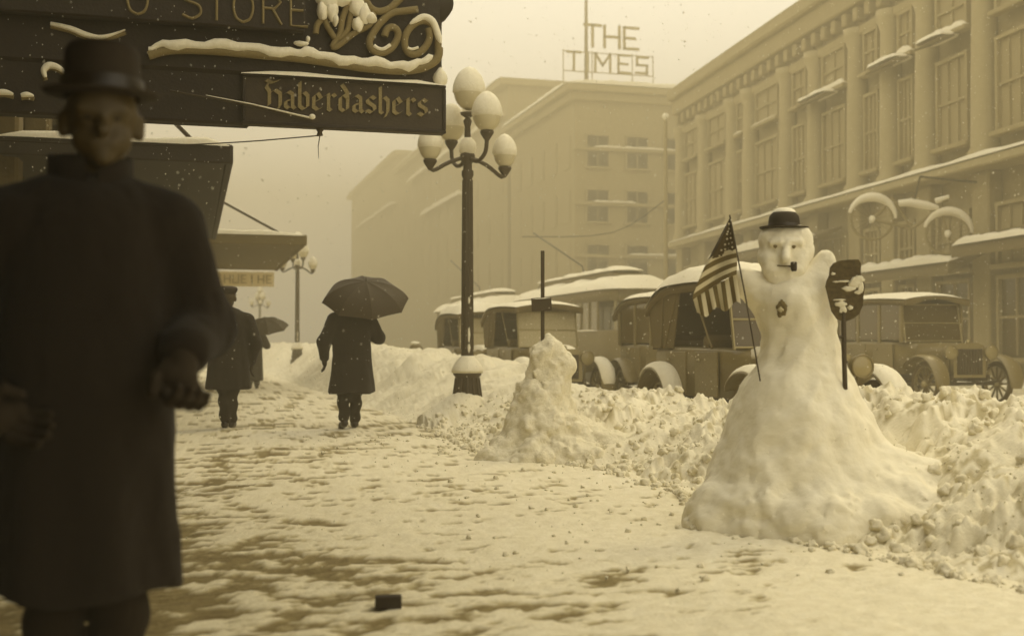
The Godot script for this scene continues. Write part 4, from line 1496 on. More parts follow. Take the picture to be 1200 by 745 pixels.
	for i in 12:
		var z := lerpf(0.62, -1.95, i / 11.0)
		var y := 1.86 + 0.05 * sin(PI * i / 11.0) - (0.22 * pow(max(0.0, (i - 8) / 3.0), 2.0))
		var row := PackedVector3Array()
		for j in 9:
			var u := j / 4.0 - 1.0
			row.append(Vector3(u * 0.66, y + 0.07 * (1.0 - u * u), z))
		for j in 9:
			var u := 1.0 - j / 4.0
			row.append(Vector3(u * 0.65, y + 0.07 * (1.0 - u * u) - 0.05 - (0.06 if abs(u) > 0.9 else 0.0), z))
		rows.append(row)
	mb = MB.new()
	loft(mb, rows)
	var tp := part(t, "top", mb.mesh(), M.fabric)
	if top_snow > 0.0:
		var srows := []
		for i in 14:
			var f := i / 13.0
			var z := lerpf(0.62, -1.97, f)
			var e: float = pow(max(0.0, 1.0 - pow(abs(2.0 * f - 1.0), 5.0)), 0.5)
			var y: float = 1.87 + 0.05 * sin(PI * f) - 0.22 * pow(max(0.0, (f - 0.72) / 0.28), 2.0)
			var row := PackedVector3Array()
			for j in 13:
				var u := j / 6.0 - 1.0
				var lump: float = 1.0 + 0.35 * n_mid.get_noise_3d(u * 0.5 + at.x, f * 1.5, at.z)
				row.append(Vector3(u * (0.66 + 0.02 * e), y + 0.07 * (1.0 - u * u) + top_snow * lump * e * pow(max(0.0, 1.0 - pow(abs(u), 4.0)), 0.5) - 0.004, z))
			srows.append(row)
		mb = MB.new()
		mb.grid(srows)
		part(tp, "snow_cap", mb.mesh(), M.snow)
	if closed:
		for sx in [-1, 1]:
			for z in [0.42, -0.25, -0.95, -1.7]:
				mb = MB.new()
				mb.box(Vector3(sx * 0.61, 1.48, z), Vector3(0.05, 0.76, 0.09), 0.01)
				part(t, "pillar", mb.mesh(), M.paint)
			for z in [0.08, -0.6, -1.32]:
				mb = MB.new()
				mb.box(Vector3(sx * 0.61, 1.48, z), Vector3(0.012, 0.66, 0.58))
				part(t, "side_window", mb.mesh(), M.sheen)
		mb = MB.new()
		mb.box(Vector3(0, 1.46, -1.78), Vector3(1.2, 0.72, 0.06), 0.02)
		part(t, "back_panel", mb.mesh(), M.paint)
	else:
		for sx in [-1, 1]:
			for q in [[0.05, -0.5, 1.84], [-1.35, -0.95, 1.84], [-1.45, -1.4, 1.86]]:
				mb = MB.new()
				mb.tube([Vector3(sx * 0.64, 1.12, q[0]), Vector3(sx * 0.63, q[2], q[1])], 0.016, 6)
				part(t, "top_bow", mb.mesh(), M.wood)
			mb = MB.new()
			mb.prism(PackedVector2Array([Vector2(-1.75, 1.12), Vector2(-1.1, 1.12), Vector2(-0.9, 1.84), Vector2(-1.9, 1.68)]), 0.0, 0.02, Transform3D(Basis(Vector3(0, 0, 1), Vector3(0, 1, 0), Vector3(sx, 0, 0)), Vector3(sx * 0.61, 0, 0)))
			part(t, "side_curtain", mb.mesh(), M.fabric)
		mb = MB.new()
		mb.quad(Vector3(-0.6, 1.1, -1.8), Vector3(0.6, 1.1, -1.8), Vector3(0.62, 1.7, -1.92), Vector3(-0.62, 1.7, -1.92))
		mb.quad(Vector3(-0.6, 1.1, -1.82), Vector3(0.6, 1.1, -1.82), Vector3(0.62, 1.7, -1.94), Vector3(-0.62, 1.7, -1.94))
		part(t, "back_curtain", mb.mesh(), M.fabric)
		for z in [-0.25, -1.35]:
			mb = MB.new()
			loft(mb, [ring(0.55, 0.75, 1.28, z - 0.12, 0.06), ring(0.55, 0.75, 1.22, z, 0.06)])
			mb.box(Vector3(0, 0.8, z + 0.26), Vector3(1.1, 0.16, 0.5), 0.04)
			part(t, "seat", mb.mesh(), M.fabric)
		mb = MB.new()
		var circ := []
		for i in 21:
			circ.append(Vector3(0.28 + 0.19 * cos(TAU * i / 20.0), 1.3 + 0.15 * sin(TAU * i / 20.0), 0.12 - 0.12 * sin(TAU * i / 20.0)))
		mb.tube(circ, 0.014, 6, false)
		mb.tube([Vector3(0.28, 1.3, 0.12), Vector3(0.28, 0.95, 0.5)], 0.016, 6)
		part(t, "steering_wheel", mb.mesh(), M.iron)
	if sc != 1.0:
		t.scale = Vector3.ONE * sc
	return t

func streetcar(at: Vector3, label: String, L: float) -> Node3D:
	var t := thing("streetcar", label, "streetcar", at, 0.0, "snow covered streetcars")
	var hw := 1.12
	var mb := MB.new()
	loft(mb, [ring(hw * 0.72, 0.55, 1.62, 0.0, 0.02), ring(hw * 0.93, 0.55, 1.62, -0.35, 0.02), ring(hw, 0.55, 1.62, -1.1, 0.02), ring(hw, 0.55, 1.62, -L + 1.1, 0.02), ring(hw * 0.72, 0.55, 1.62, -L, 0.02)])
	part(t, "lower_body", mb.mesh(), M.paint2)
	mb = MB.new()
	loft(mb, [ring(hw * 0.74, 2.5, 2.85, 0.0, 0.02), ring(hw * 0.95, 2.5, 2.85, -0.35, 0.02), ring(hw, 2.5, 2.85, -1.1, 0.02), ring(hw, 2.5, 2.85, -L + 1.1, 0.02), ring(hw * 0.74, 2.5, 2.85, -L, 0.02)])
	part(t, "letter_board", mb.mesh(), M.paint2)
	# corner posts and window posts
	for sx in [-1, 1]:
		var n := int((L - 2.2) / 0.72)
		for i in n + 1:
			var z := -1.1 - (L - 2.2) * i / n
			mb = MB.new()
			mb.box(Vector3(sx * (hw - 0.03), 2.06, z), Vector3(0.07, 0.9, 0.1), 0.01)
			part(t, "window_post", mb.mesh(), M.paint2)
			if i < n:
				mb = MB.new()
				mb.box(Vector3(sx * (hw - 0.05), 2.06, z - (L - 2.2) / n * 0.5), Vector3(0.02, 0.86, (L - 2.2) / n - 0.12))
				part(t, "window", mb.mesh(), M.pane)
		snow_strip(t, Vector3(sx * (hw + 0.01), 1.61, -1.0), Vector3(sx * (hw + 0.01), 1.61, -L + 1.0), 0.05, 0.06, "sill_snow")
	for fz in [0.0, -L]:
		var sg: float = 1.0 if fz == 0.0 else -1.0
		for x in [-0.8, -0.27, 0.27, 0.8]:
			mb = MB.new()
			mb.box(Vector3(x, 2.06, fz - sg * (0.06 + 0.28 * pow(abs(x) / 0.8, 3.0))), Vector3(0.08, 0.9, 0.07), 0.01)
			part(t, "front_post", mb.mesh(), M.canvas if sg > 0.0 else M.paint2)
		for x in [-0.53, 0.0, 0.53]:
			mb = MB.new()
			mb.box(Vector3(x, 2.06, fz - sg * (0.08 + 0.12 * pow(abs(x) / 0.53, 2.0))), Vector3(0.48, 0.86, 0.02))
			part(t, "front_window", mb.mesh(), M.pane)
	mb = MB.new()
	mb.lathe([Vector2(0, 0.12), Vector2(0.12, 0.1), Vector2(0.16, 0.0), Vector2(0.16, -0.1)], 16, Transform3D(Basis(Vector3.RIGHT, PI / 2), Vector3(0, 1.25, 0.06)))
	part(t, "headlight", mb.mesh(), M.lens)
	# roof with raised deck, under snow
	var rows := []
	for i in 17:
		var f := i / 16.0
		var z := lerpf(0.25, -L - 0.25, f)
		var e: float = pow(max(0.0, 1.0 - pow(abs(2.0 * f - 1.0), 14.0)), 0.5)
		var row := PackedVector3Array()
		for j in 13:
			var u := j / 6.0 - 1.0
			row.append(Vector3(u * (hw + 0.12) * (0.7 + 0.3 * e), 2.83 + (0.42 * e) * (1.0 - pow(abs(u), 2.4)), z))
		rows.append(row)
	mb = MB.new()
	mb.grid(rows)
	mb.grid([rows[0], rows[0]])
	part(t, "roof", mb.mesh(), M.paint2)
	mb = MB.new()
	loft(mb, [ring(0.42, 3.05, 3.3, -0.9, 0.08), ring(0.5, 3.05, 3.5, -1.7, 0.08), ring(0.5, 3.05, 3.5, -L + 1.7, 0.08), ring(0.42, 3.05, 3.3, -L + 0.9, 0.08)])
	part(t, "clerestory", mb.mesh(), M.paint2)
	rows = []
	for i in 25:
		var f := i / 24.0
		var z := lerpf(0.22, -L - 0.22, f)
		var e: float = pow(max(0.0, 1.0 - pow(abs(2.0 * f - 1.0), 10.0)), 0.5)
		var row := PackedVector3Array()
		for j in 17:
			var u := j / 8.0 - 1.0
			var lump: float = 0.1 + 0.1 * n_low.get_noise_2d(u * 1.2 + at.x, z * 0.9)
			row.append(Vector3(u * (hw + 0.14) * (0.72 + 0.28 * e), 2.84 + (0.42 * e) * (1.0 - pow(abs(u), 2.4)) + lump * e * pow(max(0.0, 1.0 - pow(abs(u), 5.0)), 0.5), z))
		rows.append(row)
	mb = MB.new()
	mb.grid(rows)
	part(t, "snow_cap", mb.mesh(), M.snow)
	snow_strip(t, Vector3(0, 3.48, -1.2), Vector3(0, 3.48, -L + 1.2), 0.55, 0.2)
	mb = MB.new()
	mb.tube([Vector3(0, 3.5, -L / 2), Vector3(0, 3.9, -L / 2 - 0.3), Vector3(0, 5.6, -L - 0.8)], 0.03, 6)
	part(t, "trolley_pole", mb.mesh(), M.wire)
	for z in [-2.4, -L + 2.4]:
		for sx in [-1, 1]:
			for dz in [-0.6, 0.6]:
				mb = MB.new()
				mb.lathe([Vector2(0, -0.06), Vector2(0.38, -0.06), Vector2(0.42, 0.0), Vector2(0.38, 0.06), Vector2(0, 0.06)], 18, Transform3D(Basis(Vector3.BACK, PI / 2), Vector3(sx * 0.72, 0.36, z + dz)))
				part(t, "wheel", mb.mesh(), M.iron)
	mb = MB.new()
	mb.box(Vector3(0, 0.32, 0.2), Vector3(1.7, 0.1, 0.5), 0.02)
	part(t, "fender", mb.mesh(), M.iron)
	snow_strip(t, Vector3(-0.8, 0.37, 0.2), Vector3(0.8, 0.37, 0.2), 0.22, 0.1)
	return t

func vehicles():
	car(Vector3(6.45, -0.1, -12.3), 0.0, "open touring car with snowy top parked behind the flag and snowman", false, 0.17, true)
	car(Vector3(6.45, -0.1, -21.2), 0.02, "car with snow crusted windscreen parked behind the conical mound", false, 0.05, true, 1.0, "frost")
	car(Vector3(6.5, -0.1, -26.3), 0.0, "snow buried car nose seen between the lamp post and the mound", false, 0.2, true, 1.0, "frost")
	car(Vector3(8.35, -0.12, -18.4), 0.0, "closed sedan with side windows out in the street behind the touring car", true, 0.06, false, 1.06)
	car(Vector3(14.3, -0.12, -20.5), 0.0, "hazy car facing the camera across the street at far right", true, 0.05, false, 1.12)
	streetcar(Vector3(13.0, -0.1, -32.0), "nearer streetcar with deep snow on its roof behind the sign post", 10.8)
	streetcar(Vector3(13.0, -0.1, -46.5), "farther streetcar under snow just right of the lamp post", 11.5)

# ---------------------------------------------------------------- people
func hand_prims(w: Vector3, dir: Vector3, pn: Vector3, thumb: Vector3, curl: float) -> Array:
	var pr := []
	var side := dir.cross(pn).normalized()
	var palm := w + dir * 0.045
	pr.append([w, palm, 0.027, 0.03])
	pr.append([palm - side * 0.018, palm + side * 0.018 + dir * 0.02, 0.022, 0.022])
	for i in 4:
		var s := (i - 1.5) * 0.019
		var k := palm + dir * 0.032 + side * s
		var ln: float = [0.032, 0.036, 0.034, 0.027][i]
		var d1 := dir.rotated(side, -curl * 0.7)
		var d2 := dir.rotated(side, -curl * 1.5)
		var d3 := dir.rotated(side, -curl * 2.1)
		pr.append([k, k + d1 * ln, 0.0095, 0.009])
		pr.append([k + d1 * ln, k + d1 * ln + d2 * ln * 0.75, 0.009, 0.0085])
		pr.append([k + d1 * ln + d2 * ln * 0.75, k + d1 * ln + d2 * ln * 0.75 + d3 * ln * 0.5, 0.0085, 0.0075])
	var tb := w + dir * 0.02 + thumb * 0.026
	pr.append([tb, tb + (thumb * 0.6 + dir * 0.8).normalized() * 0.035, 0.012, 0.011])
	pr.append([tb + (thumb * 0.6 + dir * 0.8).normalized() * 0.035, tb + (thumb * 0.6 + dir * 0.8).normalized() * 0.035 + (dir * 0.9 + thumb * 0.1).normalized() * 0.028, 0.011, 0.009])
	return pr

func head_prims(c: Vector3) -> Array:
	# c: middle of the skull, face towards +z
	return [
		[c + Vector3(0, 0.02, -0.015), c + Vector3(0, 0.03, 0.015), 0.092, 0.088],
		[c + Vector3(0, -0.04, 0.02), c + Vector3(0, -0.085, 0.045), 0.07, 0.042],
		[c + Vector3(-0.03, -0.06, 0.045), c + Vector3(0.03, -0.06, 0.045), 0.045, 0.045],
		[c + Vector3(0, -0.01, 0.095), c + Vector3(0, -0.045, 0.118), 0.011, 0.017],
		[c + Vector3(-0.05, 0.015, 0.078), c + Vector3(0.05, 0.015, 0.078), 0.018, 0.018],
		[c + Vector3(-0.022, -0.075, 0.088), c + Vector3(0.022, -0.075, 0.088), 0.011, 0.011],
		[c + Vector3(0, -0.105, 0.07), c + Vector3(0, -0.108, 0.075), 0.022, 0.022],
		[c + Vector3(-0.09, 0.0, -0.01), c + Vector3(-0.096, -0.035, -0.005), 0.022, 0.014, 0.8],
		[c + Vector3(0.09, 0.0, -0.01), c + Vector3(0.096, -0.035, -0.005), 0.022, 0.014, 0.8],
		[c + Vector3(0, -0.07, -0.03), c + Vector3(0, -0.2, -0.03), 0.06, 0.065],
	]

# pose: arms = [[shoulder, elbow, wrist] x2], legs = [[hip, knee, ankle] x2], all in the person's own frame, face towards +z
func person(at: Vector3, turn: float, label: String, pose: Dictionary) -> Node3D:
	var t := thing("person", label, "person", at, turn)
	var cell: float = pose.get("cell", 0.014)
	var hd: Vector3 = pose.get("head", Vector3(0, 1.63, 0.02))
	# body: head, neck, trunk, limbs and hands as one surface
	var mb := MB.new()
	var body := [[Vector3(0, 1.38, -0.01), Vector3(0, 1.0, 0), 0.12, 0.12], [hd + Vector3(0, -0.16, -0.03), Vector3(0, 1.36, -0.01), 0.055, 0.08]]
	for a in pose.arms:
		body.append([a[0], a[1], 0.045, 0.038])
		body.append([a[1], a[2], 0.036, 0.026])
	for l in pose.legs:
		body.append([l[0], l[1], 0.075, 0.055])
		body.append([l[1], l[2], 0.05, 0.038])
	var close: bool = pose.get("near", false)
	sdf_mesh(mb, body, 0.024, 0.03, null, 0.03, 0.0)
	sdf_mesh(mb, head_prims(hd), 0.006 if close else 0.012, 0.022, null, 0.02, 0.0)
	part(t, "body", mb.mesh(), M.skin)
	for i in 2:
		var a: Array = pose.arms[i]
		var dir: Vector3 = pose.hands[i][0].normalized()
		var pn: Vector3 = pose.hands[i][1].normalized()
		mb = MB.new()
		var hp := hand_prims(Vector3.ZERO, dir, pn, pose.hands[i][2].normalized(), pose.hands[i][3])
		var hs: float = pose.get("hand", 1.12)
		for q in hp:
			for e in 2:
				q[e] = a[2] + q[e] * hs
				q[2 + e] *= hs
		sdf_mesh(mb, hp, 0.005 if close else 0.007, 0.008, null, 0.012, 0.0)
		part(t, "glove", mb.mesh(), M.glove)
	if close:
		for sx in [-1, 1]:
			mb = MB.new()
			mb.blob(hd + Vector3(sx * 0.034, -0.006, 0.085), Vector3(0.013, 0.008, 0.01), 8)
			part(t, "eye", mb.mesh(), M.coal)
	# trousers and shoes
	mb = MB.new()
	var tr := [[Vector3(0, 0.95, 0), Vector3(0, 0.85, 0), 0.15, 0.15]]
	for l in pose.legs:
		tr.append([l[0], l[1], 0.105, 0.085])
		tr.append([l[1], l[2] + Vector3(0, 0.03, 0), 0.082, 0.07])
	var tx := func(p: Vector3, d: float) -> float: return d - 0.008 * sin(p.y * 34.0 + p.x * 20.0) - 0.006 * n_fine.get_noise_3d(p.x, p.y, p.z)
	sdf_mesh(mb, tr, cell * 1.3, 0.04, tx, 0.04, 0.015)
	part(t, "trousers", mb.mesh(), M.cloth)
	for l in pose.legs:
		mb = MB.new()
		var k: Vector3 = l[2]
		var toe: Vector3 = l[3]
		sdf_mesh(mb, [[k, k + Vector3(0, -0.035, -0.02), 0.045, 0.042], [k + Vector3(0, -0.045, -0.03), k + toe * 0.1 + Vector3(0, -0.045, 0), 0.038, 0.042], [k + toe * 0.1 + Vector3(0, -0.045, 0), k + toe * 0.19 + Vector3(0, -0.055, 0), 0.042, 0.03]], 0.012, 0.03, null, 0.02, 0.0)
		part(t, "shoe", mb.mesh(), M.shoe)
	# overcoat
	mb = MB.new()
	var w: float = pose.get("w", 1.0)
	var hem: float = pose.hem
	var zs := 1.32
	var co := [
		[Vector3(-0.15 * w, 1.375, -0.01), Vector3(0.15 * w, 1.375, -0.01), 0.085, 0.085],
		[Vector3(0, 1.3, -0.01), Vector3(0, 1.05, 0), 0.205 * w, 0.2 * w, zs],
		[Vector3(0, 1.05, 0), Vector3(0, hem - 0.1, 0), 0.2 * w, pose.get("flare", 0.27) * w, zs],
		[Vector3(-0.09, 1.4, -0.02), Vector3(0.09, 1.4, -0.02), 0.095, 0.095],
	]
	for a in pose.arms:
		var wrist: Vector3 = a[2].lerp(a[1], 0.12)
		co.append([a[0], a[1], 0.1, 0.082])
		co.append([a[1], wrist, 0.08, 0.066])
	var sd: float = at.x * 3.0
	var ex := func(p: Vector3, d: float) -> float:
		var an := atan2(p.x, p.z * 1.3)
		var low := smoothstep(1.15, hem, p.y)
		d -= 0.012 * low * sin(an * 7.0 + sd + p.y * 1.5) + 0.007 * n_mid.get_noise_3d(p.x * 2.2, p.y * 1.0, p.z * 2.2) * 1.6 + 0.004 * n_fine.get_noise_3d(p.x * 2.0, p.y * 1.2, p.z * 2.0)
		return max(d, hem + 0.012 * sin(an * 3.0 + sd) - p.y)
	sdf_mesh(mb, co, cell, 0.045, ex, 0.05, 0.03, hem)
	var ct := part(t, "overcoat", mb.mesh(), M.coat)
	# collar turned up
	mb = MB.new()
	var rows := []
	for f in 2:
		for k in 4:
			var q := k / 3.0 if f == 0 else 1.0 - k / 3.0
			var row := PackedVector3Array()
			for i in 17:
				var an := lerpf(-3.0, 3.0, i / 16.0) + PI
				var r := lerpf(0.112, 0.1 if pose.get("collar", 0.07) < 0.1 else 0.11, q) - f * 0.012
				row.append(Vector3(sin(an) * r, 1.43 + q * (pose.get("collar", 0.07) + 0.02 * cos(an + PI)), cos(an) * r * 1.0 - 0.015))
			rows.append(row)
	mb.grid(rows)
	part(ct, "collar", mb.mesh(), M.coat)
	# headgear
	mb = MB.new()
	var hc := hd + Vector3(0, 0.05, 0)
	if pose.hat == "cap":
		mb.lathe([Vector2(0.1, 0.0), Vector2(0.108, 0.02), Vector2(0.128, 0.055), Vector2(0.115, 0.085), Vector2(0.06, 0.1), Vector2(0, 0.102)], 20, Transform3D(Basis(Vector3.RIGHT, -0.1), hc))
		var c := part(t, "cap", mb.mesh(), M.hat)
		mb = MB.new()
		var rr := []
		for k in 2:
			var row := PackedVector3Array()
			for i in 13:
				var an := lerpf(-1.1, 1.1, i / 12.0)
				var r := 0.1 + k * 0.065 * cos(an)
				row.append(hc + Vector3(sin(an) * r, 0.005 - k * 0.02, cos(an) * r))
			rr.append(row)
		mb.grid(rr)
		part(c, "visor", mb.mesh(), M.hat)
	elif pose.hat == "fedora":
		mb.lathe([Vector2(0.1, 0.0), Vector2(0.14, 0.0), Vector2(0.152, 0.012), Vector2(0.14, 0.01), Vector2(0.108, 0.008)], 28, Transform3D(Basis(Vector3.RIGHT, 0.06), hc + Vector3(0, 0.012, 0)))
		var b := part(t, "hat", mb.mesh(), M.hat)
		mb = MB.new()
		var rr := []
		for k in 8:
			var q := k / 7.0
			var row := PackedVector3Array()
			for i in 28:
				var an := TAU * i / 28.0
				var r: float = [0.109, 0.107, 0.105, 0.102, 0.094, 0.075, 0.04, 0.0][k]
				var y: float = [0.0, 0.04, 0.08, 0.115, 0.13, 0.128, 0.115, 0.108][k]
				row.append(hc + Vector3(sin(an) * r * 0.93, 0.015 + y, cos(an) * r * 1.1))
			rr.append(row)
		mb.grid(rr, true)
		part(b, "crown", mb.mesh(), M.hat)
		mb = MB.new()
		mb.lathe([Vector2(0.112, 0.02), Vector2(0.114, 0.022), Vector2(0.112, 0.055), Vector2(0.108, 0.056)], 28, Transform3D(Basis().scaled(Vector3(0.96, 1, 1.1)), hc))
		part(b, "band", mb.mesh(), M.shoe)
	else:
		mb.lathe([Vector2(0.098, 0.0), Vector2(0.15, 0.0), Vector2(0.155, 0.01), Vector2(0.105, 0.012), Vector2(0.103, 0.06), Vector2(0.09, 0.1), Vector2(0.05, 0.12), Vector2(0, 0.122)], 20, Transform3D(Basis(), hc))
		part(t, "hat", mb.mesh(), M.hat)
	return t

func umbrella(at: Vector3, axis: Vector3, R: float, depth: float, grip: Vector3, label: String):
	# at: the crown of the canopy; axis points from handle to crown
	var t := thing("umbrella", label, "umbrella", at)
	var y := axis.normalized()
	var x := y.cross(Vector3(0, 0, 1)).normalized()
	var z := x.cross(y).normalized()
	var B := Basis(x, y, z)
	var n := 8
	var sub := 6
	for g in n:
		var mb := MB.new()
		var rows := []
		for f in 2:
			for k in 9:
				var q := k / 8.0 if f == 0 else 1.0 - k / 8.0
				var row := PackedVector3Array()
				for i in sub + 1:
					var u := float(i) / sub
					var an := TAU * (g + u) / n
					var sag: float = 4.0 * u * (1.0 - u)
					var r := R * sin(q * 1.25) / sin(1.25) * (1.0 - 0.075 * sag * q)
					var h := -depth * (1.0 - cos(q * 1.25)) / (1.0 - cos(1.25)) - 0.02 * sag * q * (1.0 - q) * 4.0 + 0.03 * depth * sag * q
					row.append(B * Vector3(cos(an) * r, h - f * 0.003, sin(an) * r))
				rows.append(row)
		mb.grid(rows)
		part(t, "gore", mb.mesh(), M.umbrella)
		mb = MB.new()
		var line := []
		for k in 9:
			var q := k / 8.0
			var an := TAU * g / n
			line.append(B * Vector3(cos(an) * R * sin(q * 1.25) / sin(1.25), -depth * (1.0 - cos(q * 1.25)) / (1.0 - cos(1.25)) - 0.006, sin(an) * R * sin(q * 1.25) / sin(1.25)))
		mb.tube(line, 0.004, 5)
		part(t, "rib", mb.mesh(), M.iron)
	var mb := MB.new()
	mb.tube([B * Vector3(0, 0.06, 0), B * Vector3(0, -0.02, 0), grip - at], [0.004, 0.008, 0.008], 6)
	part(t, "shaft", mb.mesh(), M.iron)
	mb = MB.new()
	var d := (grip - at).normalized()
	var hk := []
	for i in 9:
		var a := PI * i / 8.0
		hk.append(grip - at + d * (0.03 + 0.035 * sin(a)) + B.x * 0.035 * (1.0 - cos(a)))
	mb.tube([grip - at - d * 0.06, grip - at + d * 0.03], 0.013, 8)
	mb.tube(hk, 0.012, 8)
	part(t, "handle", mb.mesh(), M.wood)
	return t

func people():
	# near man, facing the camera, left hand in a thick glove before him, right arm akimbo
	var near_at := Vector3(-0.265, 0.0, -3.27)
	person(near_at, 0.1, "man in dark overcoat and hat filling the left edge, close to the camera", {
		"near": true, "hand": 1.45, "cell": 0.011, "hem": 0.40, "w": 1.1, "flare": 0.225, "collar": 0.13,
		"head": Vector3(0.025, 1.65, 0.03), "hat": "fedora",
		"arms": [[Vector3(0.2, 1.37, -0.01), Vector3(0.3, 1.1, 0.0), Vector3(0.225, 1.03, 0.2)], [Vector3(-0.2, 1.37, -0.01), Vector3(-0.46, 1.1, -0.05), Vector3(-0.27, 0.9, 0.1)]],
		"hands": [[Vector3(-0.12, -0.9, 0.3), Vector3(-0.4, -0.2, -1), Vector3(-1, 0, 0.3), 1.15], [Vector3(0.9, -0.4, 0.2), Vector3(0, -0.3, -1), Vector3(0, 1, 0.3), 0.5]],
		"legs": [[Vector3(0.08, 0.9, 0), Vector3(0.075, 0.5, 0.02), Vector3(0.08, 0.09, 0.0), Vector3(0.15, 0, 1).normalized()], [Vector3(-0.09, 0.9, 0), Vector3(-0.075, 0.5, 0.0), Vector3(-0.08, 0.09, -0.03), Vector3(-0.15, 0, 1).normalized()]],
	})
	# man with the umbrella walking away
	person(Vector3(1.96, 0.0, -14.7), PI + 0.05, "man in long dark coat walking away under the open umbrella", {
		"hem": 0.45, "w": 1.18, "flare": 0.26, "hat": "bowler", "head": Vector3(0, 1.6, 0.05),
		"arms": [[Vector3(0.22, 1.37, 0.0), Vector3(0.36, 1.1, -0.03), Vector3(0.33, 0.88, 0.12)], [Vector3(-0.22, 1.37, 0.0), Vector3(-0.36, 1.15, 0.05), Vector3(-0.16, 1.22, 0.24)]],
		"hands": [[Vector3(-0.1, -0.9, 0.25), Vector3(-1, 0, 0), Vector3(0, -0.2, 1), 0.4], [Vector3(0.5, 0.5, 0.4), Vector3(0.3, 0, -1), Vector3(0, 1, -0.3), 1.1]],
		"legs": [[Vector3(0.09, 0.9, 0), Vector3(0.1, 0.5, 0.1), Vector3(0.1, 0.11, -0.05), Vector3(0.1, -0.25, 1).normalized()], [Vector3(-0.09, 0.9, 0), Vector3(-0.06, 0.5, -0.02), Vector3(-0.06, 0.09, 0.1), Vector3(-0.1, 0, 1).normalized()]],
	})
	umbrella(Vector3(2.13, 1.87, -14.63), Vector3(-0.05, 0.86, 0.45), 0.56, 0.27, Vector3(2.1, 1.24, -14.95), "open black umbrella held over the man walking beside the snow bank")
	# man in a flat cap, partly behind the near man
	person(Vector3(0.45, 0.0, -15.1), PI - 0.1, "man in a peaked cap and bulky coat walking away beyond the near man", {
		"hem": 0.5, "w": 1.2, "flare": 0.24, "hat": "cap", "head": Vector3(0.02, 1.66, 0.02),
		"arms": [[Vector3(0.22, 1.37, 0.0), Vector3(0.33, 1.08, 0.05), Vector3(0.25, 0.9, 0.2)], [Vector3(-0.22, 1.37, 0.0), Vector3(-0.33, 1.07, -0.04), Vector3(-0.27, 0.82, 0.06)]],
		"hands": [[Vector3(-0.3, -0.6, 0.6), Vector3(-1, 0, 0), Vector3(0, 0.3, 1), 0.5], [Vector3(0, -1, 0.1), Vector3(1, 0, 0), Vector3(0, -0.2, 1), 0.4]],
		"legs": [[Vector3(0.09, 0.9, 0), Vector3(0.06, 0.5, 0.06), Vector3(0.04, 0.09, -0.02), Vector3(0.1, 0, 1).normalized()], [Vector3(-0.09, 0.9, 0), Vector3(-0.04, 0.5, 0.02), Vector3(-0.03, 0.09, 0.1), Vector3(-0.1, 0, 1).normalized()]],
	})
	# far walker
	person(Vector3(1.45, 0.0, -28.9), PI, "small far figure in a long coat under a tilted umbrella", {
		"cell": 0.026, "hem": 0.2, "w": 0.98, "flare": 0.25, "hat": "bowler", "head": Vector3(0, 1.5, 0.04),
		"arms": [[Vector3(0.18, 1.32, 0.0), Vector3(0.26, 1.08, 0.02), Vector3(0.2, 0.95, 0.18)], [Vector3(-0.18, 1.32, 0.0), Vector3(-0.32, 1.05, 0.02), Vector3(-0.16, 1.16, 0.2)]],
		"hands": [[Vector3(-0.3, -0.6, 0.6), Vector3(-1, 0, 0), Vector3(0, 0.3, 1), 0.5], [Vector3(0.4, 0.6, 0.4), Vector3(0.3, 0, -1), Vector3(0, 1, -0.3), 1.0]],
		"legs": [[Vector3(0.08, 0.9, 0), Vector3(0.08, 0.5, 0.04), Vector3(0.08, 0.09, 0.0), Vector3(0.1, 0, 1).normalized()], [Vector3(-0.08, 0.9, 0), Vector3(-0.08, 0.5, 0.04), Vector3(-0.08, 0.09, 0.04), Vector3(-0.1, 0, 1).normalized()]],
	})
	umbrella(Vector3(1.72, 1.72, -28.85), Vector3(-0.12, 0.9, 0.3), 0.55, 0.25, Vector3(1.62, 1.18, -29.15), "small hazy umbrella of the far walker below the canopy")

